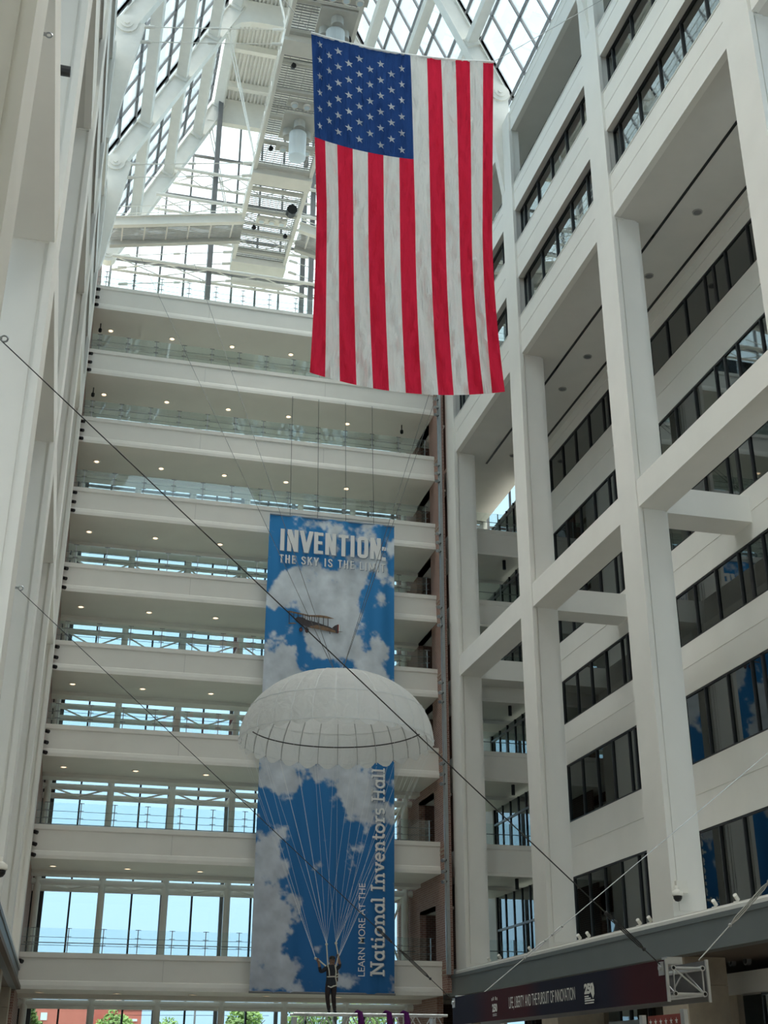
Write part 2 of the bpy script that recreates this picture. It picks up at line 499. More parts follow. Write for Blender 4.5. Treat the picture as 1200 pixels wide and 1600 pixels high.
    struct(MB(xf).box(-.2, 9, yA, 56.5, 3.06, 3.2), 'ceiling_ground_' + side, M['brown'], 'brown soffit behind the grey fascia on the %s side' % side, 'soffit')
    struct(MB(xf).box(2.4, 3.0, yA, 56.3, 2.15, 2.75), 'inner_beam', M['cream'], 'pale inner beam under the ground floor soffit on the %s side' % side, 'beam')
    for i in range(1, 6):
        n, f = COLS[i]
        mb = MB(xf)
        for z0, z1 in ((-1.6, -.2), (-.19, 1.2), (1.21, 2.3), (2.31, 3.06)):
            mb.box(.15, 1.45, n - .1, f + .1, z0, z1)
        struct(mb, 'pillar', M['stone'], 'beige stone pier below the grey fascia on the %s side, %s' % (side, COLNAME[i]), 'pillar')
        if full and i < 5:
            mb = MB(xf).box(2.6, 2.8, f + .1, f + 3.4, -1.6, 2.2)
            struct(mb, 'wall_ground_' + side, M['stone'], 'beige stone ground floor wall beside the pier of %s on the %s side' % (BAYNAME[i], side), 'wall')
            ribbon(xf, side, 2.7, f + 3.4, COLS[i + 1][0] + .2, -1.4, 2.15, [f + 3.4 + 1.5 * j for j in range(1, 8)],
                   'dark ground floor shopfront glazing on the %s side, %s' % (side, BAYNAME[i]))
    struct(MB(xf).box(6, 6.2, yA, 57.0, -1.6, 3.06), 'wall_%s_back_ground' % side, M['office'], 'dim back wall of the ground floor on the %s side' % side, 'wall')


facade(right_xf, 'right', True)
facade(left_xf, 'left', False)

struct(MB().box(-1.5, -.72, 64.45, 64.7, -1.6, 38.2), 'trim_end_frame', M['dark'], 'wide dark end frame of the glass wall at its left edge', 'frame')
struct(MB(left_xf).box(.02, .5, 56.3, 66, -1.6, 43), 'wall_brick_left', M['brick'], 'brick return wall at the left end of the walkways', 'wall')
# plain walls that close the hall behind the camera, floor and ground
struct(MB(right_xf).box(.1, .5, -6, 14.6, -1.6, 43.4), 'wall_right', M['cream'], 'plain near stretch of the right hand wall', 'wall')
struct(MB(left_xf).box(1.2, 1.6, -6, 14.6, -1.6, 43), 'wall_left', M['cream'], 'plain near stretch of the left hand wall', 'wall')
struct(MB().box(-3, 19, -6.4, 5.0, 43.4, 44.0), 'light_block_slab', M['office'], 'unseen solid slab added over the near end of the hall to block light', 'light blocker')  # added out of view, dark and opaque, to keep overhead light off the near end
struct(MB().box(-2.5, 18, -6.4, -6, -1.6, 43.4), 'wall_back', M['cream'], 'plain end wall of the hall behind the viewer', 'wall')
struct(MB().box(-16, 31, -6, 66, -1.8, -1.6), 'floor', M['floor'], 'polished lobby floor of the hall', 'floor')
struct(MB().box(-200, 260, 66, 400, -2.0, -1.75), 'ground', M['lawn'], 'green ground outside beyond the glass end wall', 'ground')

# ------------------------------------------------------------------ walkways across the far end
WX0, WX1 = -1.36, 17.0


def make_walkway(lv):
    z = LEV[lv]
    root = thing('walkway', (8, YS, z), 'topmost of nine cream walkways across the far end, under the gable glass', 'walkway', 'walkways across the far end')
    prof = [(-.05, 0), (-.05, -.20), (0, -.25), (0, -1.10), (-.03, -1.14), (-.07, -1.30), (-.07, -1.45), (3.4, -1.45), (3.4, -1.62), (4.3, -1.62), (4.3, -.25), (.22, -.25), (.22, 0)]
    MB().extrude(prof, lambda u, v, t: (t, YS + u, z + v), WX0, WX1).build('deck', M['walk'], root)
    MB().box(4.60, 4.625, YS - .004, YS + .05, z - 1.13, z - .25).build('panel_joint', M['soffit'], root)
    MB().box(11.0, 11.025, YS - .004, YS + .05, z - 1.13, z - .25).build('panel_joint', M['soffit'], root)
    xs = [-.9 + 1.452 * k for k in range(13)]
    post = MB()
    x = xs[0]
    post.tube((x, YS + .10, z), (x, YS + .10, z + 1.0), .02, 6)
    p0 = post.build('rail_post', M['steel'], root)
    cl0 = [MB().beam((x - .12, YS + .08, z + dz + .03), (x + .12, YS + .08, z + dz + .03), .04, .02).build('glass_clamp', M['mull'], p0) for dz in (.30, .62, .95)]
    g = MB().box(xs[0] + .03, xs[1] - .03, YS + .06, YS + .075, z - .02, z + .98)
    g0 = g.build('glass_panel', M['g_rail'], root)
    gl = MB().box(WX0 + .05, xs[0] - .03, YS + .06, YS + .075, z - .02, z + .98).build('glass_panel', M['g_rail'], root)
    for k in range(1, 13):
        c = p0.copy(); COL.objects.link(c); c.parent = root; c.location.x += 1.452 * k
        for c0 in cl0:
            d = c0.copy(); COL.objects.link(d); d.parent = c
        if k < 12:
            c = g0.copy(); COL.objects.link(c); c.parent = root; c.location.x += 1.452 * k
    for dz in (.30, .62):
        MB().tube((WX0 + .02, YS + .13, z + dz), (16.6, YS + .13, z + dz), .010, 6).build('guard_rail', M['mull'], root)
    MB().tube((WX0 + .02, YS + 4.15, z + .75), (16.9, YS + 4.15, z + .75), .02, 6).build('rear_rail', M['mull'], root)
    return root


wk = make_walkway(10)
for k in range(1, 9):
    dup(wk, (8, YS, TOPS[k]), '%s walkway from the top across the far end%s' % (ORD[k], {1: ', behind the foot of the flag', 3: ', where the sky banner hangs', 8: ', lowest, at the foot of the banner'}.get(k, '')))

# recessed downlights in the soffits
dl = None
for k in range(9):
    n = 0
    for j in range(5):
        X = -.40 + 3.27 * j
        if X > 16: continue
        lab = '%s recessed downlight from the left under the %s walkway from the top' % (ORD[j], ORD[k])
        zz = TOPS[k] - 1.45
        if dl is None:
            dl = thing('downlight', (X, 59.0, zz), lab, 'ceiling light', 'downlights under the walkways')
            r = MB().lathe([(.15, 0), (.19, 0), (.19, -.03), (.15, -.03), (.15, 0)], (X, 59.0, zz), 18).build('trim_ring', M['white'], dl)
            MB().lathe([(.11, .0), (.11, -.02)], (X, 59.0, zz), 14).build('lamp', M['warm'], dl)
            MB().lathe([(.150, -.002), (.150, -.006)], (X, 59.0, zz), 14).build('reflector', M['lens'], dl)
        else:
            dup(dl, (X, 59.0, zz), lab)
for j, (X, Y) in enumerate([(20.46, 33.8), (20.47, 38.0), (20.48, 44.4), (20.48, 47.4), (20.54, 54.5)]):
    t = thing('downlight', (X, Y, 29.26), '%s unlit downlight from the near end in the right side soffit' % ORD[j], 'ceiling light', 'downlights in the right side soffit')
    MB().lathe([(.15, 0), (.19, 0), (.19, -.03), (.15, -.03), (.15, 0)], (X, Y, 29.26), 18).build('trim_ring', M['grate'], t)
    MB().lathe([(.15, -.005), (.15, -.012)], (X, Y, 29.26), 14).build('lens', M['mull'], t)

# galleries that continue the walkways behind the far right columns
for k in range(1, 9):
    z = TOPS[k]
    if z > 29: continue
    root = thing('gallery', (20, YS, z), 'short gallery behind the right columns, level with the %s walkway from the top' % ORD[k], 'gallery', 'galleries behind the right columns')
    prof = [(-.05, 0), (-.05, -.20), (0, -.25), (0, -1.30), (-.07, -1.34), (-.07, -1.45), (3.4, -1.45), (3.4, -1.62), (6.5, -1.62), (6.5, -.25), (.22, -.25), (.22, 0)]
    MB().extrude(prof, lambda u, v, t: (t, YS + u, z + v), 17.9, 26).build('deck', M['walk'], root)
    MB().box(18.0, 21.9, YS + .06, YS + .08, z - .02, z + .98).build('glass_panel', M['g_rail'], root)
    for x in (19.0, 20.5, 21.6):
        MB().tube((x, YS + .1, z), (x, YS + .1, z + 1.0), .028, 6).build('rail_post', M['steel'], root)
    MB().tube((17.9, YS + .13, z + .5), (21.9, YS + .13, z + .5), .02, 6).build('guard_rail', M['mull'], root)
    pl = MB().tube((20.9, YS + .5, z - 1.45), (20.9, YS + .5, z - 1.95), .09, 10)
    tag(pl.build('pendant_light', M['black']), 'small black cylinder lamp under the gallery at the %s walkway from the top' % ORD[k], 'lamp', 'cylinder lamps under the galleries')
    zt = TOPS[k - 1] - 1.62
    w_ = window('tall glazed screen beside the far right gallery at the %s walkway from the top' % ORD[k], (21.8, 60, z - .25))
    ys = [57.15, 58.2, 59.3, 60.5, 61.7, 63.0]
    for y in ys:
        MB().box(21.76, 21.88, y - .04, y + .04, z - .25, zt).build('mullion', M['dark'], w_)
    for a, b in zip(ys[:-1], ys[1:]):
        MB().box(21.81, 21.83, a + .04, b - .04, z - .25, zt).build('pane', M['g_office'], w_)
    MB().box(21.75, 21.89, 57.1, 63.04, z + 1.95, z + 2.05).build('transom', M['mull'], w_)
struct(MB().box(21.7, 21.95, 63.0, 64.6, -1.6, 29.3), 'wall_gallery', M['cream'], 'cream wall end beyond the gallery screens', 'wall')

# brick return wall at the right end of the walkways, with a niche on every floor
mb = MB()
niches = [(TOPS[k] - .25, TOPS[k] + 2.38) for k in range(8, 0, -1)]
zc = -1.6
for z0, z1 in niches:
    mb.box(17.0, 17.3, 57.9, 60.6, zc, z0); zc = z1
mb.box(17.0, 17.3, 57.9, 60.6, zc, 38.5)
mb.box(17.0, 17.3, 56.2, 57.9, 3.2, 38.5); mb.box(17.0, 17.3, 60.6, 65, -1.6, 38.5)
struct(mb, 'wall_brick_right', M['brick'], 'red brick return wall at the right end of the walkways', 'wall')
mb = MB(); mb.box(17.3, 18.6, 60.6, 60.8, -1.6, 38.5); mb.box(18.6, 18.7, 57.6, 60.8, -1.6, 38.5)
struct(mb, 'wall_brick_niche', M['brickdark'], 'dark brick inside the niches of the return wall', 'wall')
for k in range(1, 9):
    z = TOPS[k]
    struct(MB().box(17.0, 17.9, 57.9, 60.6, z + 2.38, z + 2.5), 'lintel_beam', M['walk'], 'pale lintel over the brick niche at the %s walkway from the top' % ORD[k], 'lintel')
    mb = MB(); mb.box(16.98, 17.0, 56.2, 58.5, z - .62, z - .56); mb.box(16.98, 17.0, 56.2, 58.5, z - .42, z - .36)
    struct(mb, 'trim_brick_band', M['stone'], 'thin beige stripe in the brick wall by the %s walkway from the top' % ORD[k], 'stone band')
mb = MB(); mb.box(17.0, 17.14, 56.05, 56.2, 3.95, 38.5); mb.box(16.95, 17.0, 56.15, 56.2, 3.95, 38.5)
struct(mb, 'trim_steel', M['steel'], 'steel corner channel running up beside the red brick wall', 'corner trim')

# little spotlights in threes on both edges of the far end
for side, X in (('right', 16.9), ('left', -1.33)):
    for k in range(9):
        for j, dz in enumerate((-.35, -.85, -1.3)):
            z = TOPS[k] + dz - (.6 if side == 'right' else 0)
            if z < 4.2: continue
            lab = '%s of three spotlights, %s end of the %s walkway from the top' % (('upper', 'middle', 'lower')[j], side, ORD[k])
            if side == 'right' and k == 0 and j == 0 or (side == 'left' and k == 0 and j == 0):
                Y = 56.0 if side == 'right' else 56.85
                s0 = thing('spotlight', (X, Y, z), lab, 'spotlight', 'spotlights in threes at the walkway ends')
                sg = -1 if side == 'right' else 1
                MB().tube((X - sg * .12, Y + .1, z), (X, Y, z), .05, 8).build('bracket', M['black'], s0)
                MB().tube((X, Y, z), (X + sg * .14, Y - .1, z - .06), .085, 10).build('head', M['steel' if side == 'right' else 'black'], s0)
            else:
                dup(s0, (X, 56.0 if side == 'right' else 56.85, z), lab)

# sprinkler-like black brackets under the two upper soffits
for k, (px, py) in enumerate([(157, 517), (147, 617), (645, 678)]):
    z = TOPS[[0, 1, 1][k]] - 1.45
    X = [-.95, -.95, 15.6][k]
    mb = MB(); mb.tube((X, 58.4, z), (X, 58.4, z - .5), .03, 6); mb.lathe([(.05, 0), (.09, -.05), (.09, -.2), (.03, -.25)], (X, 58.4, z - .3), 10)
    tag(mb.build('ceiling_speaker', M['black']), ['small black hanging speaker at the left end under the topmost walkway', 'small black hanging speaker at the left end under the second walkway from the top', 'small black hanging speaker at the right end under the second walkway from the top'][k], 'speaker')

# ------------------------------------------------------------------ glass end wall with round columns and wind girders
GX0, GX1, GY = -2.2, 26.0, 64.7
WL = [-1.6] + [TOPS[k] - .25 for k in range(8, -1, -1)]
mx = [-.95 + 1.47 * j for j in range(0, 19)]
for k in range(len(WL) - 1):
    z0, z1 = WL[k], WL[k + 1]
    w_ = window('%s storey from the ground of the glass end wall behind the walkways' % ORD[k], (8, GY, z0))
    MB().box(GX0, GX1, GY - .06, GY + .06, z0 - .05, z0 + .08).build('transom', M['mull'], w_)
    for j, x in enumerate(mx):
        r = .045 if j % 2 else .09
        MB().box(x - r, x + r, GY - .12, GY + .06, z0, z1).build('mullion', M['dark' if j % 2 else 'mull'], w_)
        xb = mx[j + 1] if j + 1 < len(mx) else GX1
        MB().box(x + r, xb - .045, GY, GY + .02, z0 + .08, z1 - .05).build('pane', M['g_wall'], w_)
RC = [-1.04 + 2.95 * j for j in range(7)]
for j, x in enumerate(RC):
    mb = MB().tube((x, 62.0, -1.6), (x, 62.0, 38.3), .16, 14)
    struct(mb, 'round_column', M['white'], '%s round white column from the left behind the walkways' % ORD[j], 'column', smooth=False)
    for k in range(9):
        z = TOPS[k] - 2.1
        mb = MB().beam((x, 62.0, z), (x, GY - .1, z), .12, .16, 0, (1, 0, 0))
        if k == 0: mb2 = MB()
for k in range(9):
    z = TOPS[k] - 1.75
    g_ = thing('wind_girder', (8, 62.6, z), 'white tubular wind girder behind the %s walkway from the top' % ORD[k], 'girder', 'wind girders on the glass end wall', 'structure')
    MB().tube((-1.3, 62.0, z), (17, 62.0, z), .15, 10).build('chord', M['white'], g_)
    MB().tube((-1.3, 64.3, z), (17, 64.3, z), .15, 10).build('chord', M['white'], g_)
    for j in range(6):
        a, b = RC[j], RC[j + 1]; mid = (a + b) / 2
        MB().tube((a, 62.0, z), (mid, 64.3, z), .045, 6).build('brace', M['white'], g_)
        MB().tube((mid, 64.3, z), (b, 62.0, z), .045, 6).build('brace', M['white'], g_)
        MB().tube((b, 62.0, z), (b, 64.3, z), .09, 6).build('strut', M['white'], g_)
for k in range(8):          # X braced bay at the right end, seen beside the banner
    z0 = TOPS[k + 1]; z1 = TOPS[k] - 1.7
    mb = MB(); mb.tube((15.2, 62.6, z0 - .2), (16.7, 62.6, z1), .05, 6); mb.tube((16.7, 62.6, z0 - .2), (15.2, 62.6, z1), .05, 6)
    mb.tube((16.75, 62.6, z0 - .2), (16.75, 62.6, z1), .16, 10); mb.tube((15.1, 62.6, z0 - .2), (15.1, 62.6, z1), .12, 10); mb.tube((15.1, 62.6, z1), (16.75, 62.6, z1), .12, 10)
    tag(mb.build('cross_brace', M['white']), 'white X shaped bracing frame in front of the end glass below the %s walkway from the top' % ORD[k], 'bracing', 'X braces at the right end', 'structure')

# ------------------------------------------------------------------ roof
SL = 2.15
ZP = 45.05


def roofpt(side, X):
    """centre line of a rafter: X measured from the left; mirrored for the right"""
    z = ZP + SL * (X + 1.1)
    return (X, z) if side == 'left' else (16.3 - X + .0, z)


def mx_(side, X):
    return X if side == 'left' else 16.3 - X


for side in ('left', 'right'):
    for i, Y in enumerate(FRAMES):
        lab = FN[i]
        r = thing('rafter', (mx_(side, -1.1), Y, 38), 'deep sloping white steel rafter on the %s side, %s' % (side, lab), 'rafter', 'skylight rafters', 'structure')
        p = (mx_(side, -1.25), Y, ZP - .3); q = (mx_(side, 5.0), Y, ZP + SL * 6.1)
        MB().beam(p, q, .34, .86).build('web', M['white'], r)
        mb = MB()
        d = Vector((q[0] - p[0], 0, q[2] - p[2])).normalized(); nrm = Vector((-d.z, 0, d.x))
        for sgn in (-1, 1):
            o = nrm * (.43 * sgn)
            mb.beam((p[0] + o.x, Y, p[2] + o.z), (q[0] + o.x, Y, q[2] + o.z), .52, .06)
        mb.build('flange', M['white'], r)
        prof = [(-1.55, 45.3), (-.25, 45.25), (-.72, 42.0), (-1.12, 39.0), (-1.3, 38.2), (-1.6, 38.2)]
        if Y < 60:
            MB().extrude([(mx_(side, u), v) for u, v in prof], lambda u, v, t: (u, t, v), Y - .2, Y + .2).build('haunch', M['white'], r)
        mb = MB(); x = mx_(side, -1.1)
        mb.tube((x, Y - .28, ZP), (x, Y + .28, ZP), .52, 24); mb.tube((x, Y - .34, ZP), (x, Y + .34, ZP), .30, 18); mb.tube((x, Y - .4, ZP), (x, Y + .4, ZP), .13, 12)
        mb.build('pin_plate', M['white'], r)
    # purlins and glass, bay by bay
    for i in range(len(FRAMES) - 1):
        y0, y1 = FRAMES[i], FRAMES[i + 1]
        bn = ['sixth bay from the far end', 'fifth bay from the far end', 'fourth bay from the far end', 'third bay from the far end', 'second bay from the far end', 'farthest bay'][i]
        for j, X in enumerate((.3, 2.05, 3.65, 4.9)):
            z = ZP + SL * (X + 1.1)
            mb = MB().beam((mx_(side, X), y0 + .2, z + .1), (mx_(side, X), y1 - .2, z + .1), .28, .62, 0, (mx_(side, 1) - mx_(side, 0), 0, SL))
            mb.beam((mx_(side, X), y0 + .17, z), (mx_(side, X), y0 + .30, z), .5, .75, 0, (mx_(side, 1) - mx_(side, 0), 0, SL))
            mb.beam((mx_(side, X), y1 - .30, z), (mx_(side, X), y1 - .17, z), .5, .75, 0, (mx_(side, 1) - mx_(side, 0), 0, SL))
            struct(mb, 'purlin_beam', M['white'], 'white purlin %s up the slope of the %s skylight, %s' % (ORD[j], side, bn), 'purlin')
        off = (-.66, .31)                     # glass lies outside the rafters
        gx0, gx1 = -1.95, 5.0
        w_ = window('sloping skylight glazing on the %s side, %s' % (side, bn), (mx_(side, 0), y0, 44))

        def gp(X, y, o=0):
            return (mx_(side, X + off[0] - o * .9), y, ZP + SL * (X + 1.1) + off[1] + o * .42)
        npan = 6
        ys = [y0 + (y1 - y0) * k / npan for k in range(npan + 1)]
        xs = [gx0 + (gx1 - gx0) * k / 9 for k in range(10)]
        mb = MB()
        for y in ys:
            mb.beam(gp(gx0, y), gp(gx1, y), .07 if y not in (y0, y1) else .16, .12)
        mb.build('rib', M['mull'], w_)
        mb = MB()
        for x in xs:
            mb.beam(gp(x, y0), gp(x, y1), .09, .14, 0, (mx_(side, 1) - mx_(side, 0), 0, SL))
        mb.build('glazing_bar', M['mull'], w_)
        for a, b in zip(ys[:-1], ys[1:]):
            mb = MB()
            vs = [gp(gx0, a), gp(gx1, a), gp(gx1, b), gp(gx0, b)]
            vs2 = [gp(gx0, a, .03), gp(gx1, a, .03), gp(gx1, b, .03), gp(gx0, b, .03)]
            mb.add(vs + vs2, [(0, 1, 2, 3), (7, 6, 5, 4), (0, 4, 5, 1), (1, 5, 6, 2), (2, 6, 7, 3), (3, 7, 4, 0)])
            mb.build('pane', M['g_sky'], w_)
# metal deck along the ridge
mb = MB()
x = 4.6; prof = []
while x < 11.7:
    prof += [(x, 58.75), (x + .09, 58.75), (x + .12, 58.6), (x + .21, 58.6)]; x += .24
prof += [(prof[-1][0], 59.0), (4.6, 59.0)]
mb.extrude(prof, lambda u, v, t: (u, t, v), 0, 66.4)
struct(mb, 'ceiling_deck', M['deck'], 'ribbed pale metal roof deck along the ridge', 'roof deck')
yy = 36.0; n = 0
while yy < 66:
    main = any(abs(yy - f) < 1.6 for f in FRAMES)
    mb = MB().box(4.7, 11.6, yy - .09, yy + .09, 58.1, 58.6); mb.box(4.7, 11.6, yy - .16, yy + .16, 58.05, 58.1)
    struct(mb, 'deck_beam', M['white'], '%s slim white beam under the ridge deck counting from the near end' % ORD[n], 'beam'); n += 1
    yy += 3.36
for i, Y in enumerate(FRAMES):
    # arched tie between the two rafter heads
    pts = [(4.65, 56.2), (5.2, 56.75), (5.8, 56.95), (6.6, 57.0), (9.7, 57.0), (10.5, 56.95), (11.1, 56.75), (11.65, 56.2)]
    if i == len(FRAMES) - 1: pts = [(4.2, 56.6), (12.1, 56.6)]
    prof = pts + [(11.65, 58.6), (4.65, 58.6)]
    struct(MB().extrude(prof, lambda u, v, t: (u, t, v), Y - .2, Y + .2), 'arch_beam', M['white'],
           'deep white girder joining the rafter heads, %s' % FN[i], 'girder')

# glass gable above the topmost walkway
w_ = window('glass gable above the topmost walkway', (8, 65.8, 37.5))
gy = 65.8
gm = [.63 - 1.485 + 1.485 * j for j in range(0, 13)]
for j, x in enumerate(gm):
    ztop = min(59, ZP + SL * (min(x, 16.3 - x) + 1.9))
    if ztop < 40: continue
    r = .15 if j in (4, 8) else .06
    MB().box(x - r, x + r, gy - .12, gy + .08, 37.5, ztop).build('mullion', M['mull'], w_)
for z in (41.6, 45.7, 48.4, 51.2, 54.6):
    x0 = (z - ZP) / SL - 1.9; MB().box(max(x0, -1.8), min(16.3 - x0, 18.1), gy - .1, gy + .08, z - .06, z + .06).build('transom', M['mull'], w_)
MB().extrude([(-1.9, 37.5), (-1.9, 45.05), (4.6, 59), (11.7, 59), (18.2, 45.05), (18.2, 37.5)], lambda u, v, t: (u, t, v), gy, gy + .02).build('pane', M['g_sky'], w_)
# white wind trusses inside the gable
for k, (z, x0) in enumerate([(40.3, -.9), (44.6, -.8), (47.6, .6), (49.6, 1.4), (51.8, 2.4)]):
    g_ = thing('gable_girder', (8, 64, z), 'white horizontal tube truss in front of the gable glass, %s from the bottom' % ORD[k], 'girder', 'gable trusses', 'structure')
    x1 = 16.3 - x0
    MB().tube((x0, 63.9, z), (x1, 63.9, z), .11, 8).build('chord', M['white'], g_)
    MB().tube((x0, 65.5, z + .1), (x1, 65.5, z + .1), .09, 8).build('chord', M['white'], g_)
    nb = 6
    for j in range(nb):
        a = x0 + (x1 - x0) * j / nb; b = x0 + (x1 - x0) * (j + 1) / nb
        MB().tube((a, 63.9, z), (b, 65.5, z + .1), .035, 5).build('brace', M['white'], g_)
        MB().tube((b, 63.9, z), (a, 65.5, z + .1), .035, 5).build('brace', M['white'], g_)
for j, x in enumerate((5.0, 11.3)):
    struct(MB().beam((x, 64.2, 38), (x, 64.2, 58.5), .3, .3), 'gable_column', M['mull'], 'grey steel gable post, %s of the catwalk' % ('left', 'right')[j], 'column')

# ------------------------------------------------------------------ catwalk under the ridge
CW0, CW1, CZ = 6.45, 9.6, 45.9
root = thing('catwalk', (8, 40, CZ), 'long maintenance catwalk of open grating hung under the ridge', 'catwalk')
for X in (CW0, CW1):
    mb = MB(); mb.box(X - .10, X + .10, 36, 64.9, CZ - .05, CZ); mb.box(X - .03, X + .03, 36, 64.9, CZ, CZ + .45); mb.box(X - .1, X + .1, 36, 64.9, CZ + .42, CZ + .47)
    mb.build('edge_beam', M['white'], root)
    for dz in (1.0, 1.5):
        MB().tube((X, 36, CZ + dz), (X, 64.9, CZ + dz), .025, 6).build('handrail', M['white'], root)
mb = MB(); y = 36.1
while y < 64.8:
    mb.box(CW0 + .1, CW1 - .1, y, y + .045, CZ + .2, CZ + .225); y += .17
mb.build('grating', M['mull'], root)
mb = MB()
for k in range(6):
    x = CW0 + .45 + k * .45
    mb.box(x, x + .02, 36, 64.9, CZ + .19, CZ + .22)
mb.build('grating_bearer', M['grate'], root)
y = 37.2
while y < 64:
    MB().box(CW0, CW1, y - .11, y + .11, CZ + .02, CZ + .2).build('cross_channel', M['offwhite'], root); y += 2.02
for Y in (35.5, 46.0, 56.1, 64.7):
    MB().box(CW0 - .12, CW1 + .12, Y - .5, Y + .5, CZ - .25, CZ + .65).build('cross_box', M['white'], root)
for X in (CW0, CW1):
    y = 36.5
    while y < 64.8:
        MB().tube((X, y, CZ + .4), (X, y, CZ + 1.5), .025, 5).build('rail_stanchion', M['white'], root); y += 2.3
MB().tube((CW0, 64.6, 44.5), (CW1 + .1, 64.6, 44.5), .22, 14).build('end_tube', M['white'], root)
# sloping side arms from the walls
for side in ('left', 'right'):
    a = thing('side_catwalk', (mx_(side, 2), 61, 45), 'sloping grated side arm joining the catwalk to the %s wall' % side, 'catwalk')
    for Y, nm in ((60.1, 0), (61.6, 1)):
        p = (mx_(side, -1.0), Y, 43.9 + .3 * (1 - nm)); q = (mx_(side, 6.5), Y, 45.55 + .3 * (1 - nm))
        mb = MB().beam(p, q, .06, .62); mb.beam((p[0], Y, p[2] - .3), (q[0], Y, q[2] - .3), .3, .05); mb.beam((p[0], Y, p[2] + .3), (q[0], Y, q[2] + .3), .3, .05)
        mb.build('arm_beam', M['white' if nm == 0 else 'offwhite'], a)
    mb = MB(); t = 0.02
    for k in range(13):
        yv = 60.2 + 1.3 * k / 12
        mb.beam((mx_(side, -1), yv, 44.0), (mx_(side, 6.5), yv, 45.6), .03, .05)
    mb.build('grating', M['grate'], a)
    for k in range(6):
        f = (k + .5) / 6; x = -1 + 7.5 * f; z = 43.95 + 1.65 * f
        MB().beam((mx_(side, x), 60.1, z), (mx_(side, x), 61.6, z), .08, .12, 0, (1, 0, 0)).build('cross_bar', M['white'], a)
    for k in range(7):
        f = k / 6; x = -.9 + 7.3 * f; z = 44.2 + 1.62 * f
        MB().tube((mx_(side, x), 60.1, z), (mx_(side, x), 60.1, z + 1.1), .022, 5).build('rail_stanchion', M['white'], a)
    for dz in (.6, 1.1):
        MB().tube((mx_(side, -.9), 60.1, 44.2 + dz), (mx_(side, 6.4), 60.1, 45.82 + dz), .025, 6).build('handrail', M['white'], a)


def rod(name, p, q, r, label, cat, group, m='white', ends=.09, n=8):
    t = thing(name, q, label, cat, group)
    P = Vector(p); Q = Vector(q); d = (Q - P).normalized()
    MB().tube(p, q, r, n).build('shaft', M[m], t)
    for c, s in ((P, 1), (Q, -1)):
        MB().tube(tuple(c), tuple(c + d * s * .55), ends, n).build('clevis', M[m], t)
    MB().tube(tuple(P.lerp(Q, .5) - d * .2), tuple(P.lerp(Q, .5) + d * .2), ends * .8, n).build('coupler', M[m], t)
    return t


for side in ('left', 'right'):
    for i, Y in enumerate((46.0, 56.1, 64.7)):
        fn = ['third', 'second', 'farthest'][i]
        rod('tie_rod', (mx_(side, -.35), Y - .12, 45.12), (mx_(side, 6.35), Y - .12, 46.6), .026, 'upper white tie rod from the %s pin to the catwalk at the %s frame' % (side, fn), 'tie rod', 'roof tie rods')
        rod('tie_rod', (mx_(side, -.45), Y + .12, 44.4), (mx_(side, 6.35), Y + .12, 45.9), .026, 'lower white tie rod from the %s haunch to the catwalk at the %s frame' % (side, fn), 'tie rod', 'roof tie rods')
        for j, dx in enumerate((0, .28)):
            rod('hanger_rod', (mx_(side, 4.1 + dx), Y, 57.3 - dx), (mx_(side, 6.5 + dx * .4), Y - .1 + dx, 46.7), .034, '%s white hanger rod from the %s rafter head to the catwalk at the %s frame' % (('outer', 'inner')[j], side, fn), 'hanger rod', 'catwalk hanger rods', ends=.075)
rod('tie_rod', (-.3, 64.6, 43.1), (6.6, 64.6, 44.5), .03, 'lowest single tie rod to the box under the end of the catwalk, left', 'tie rod', 'roof tie rods')
rod('tie_rod', (16.6, 64.6, 43.1), (9.6, 64.6, 44.5), .03, 'lowest single tie rod to the box under the end of the catwalk, right', 'tie rod', 'roof tie rods')

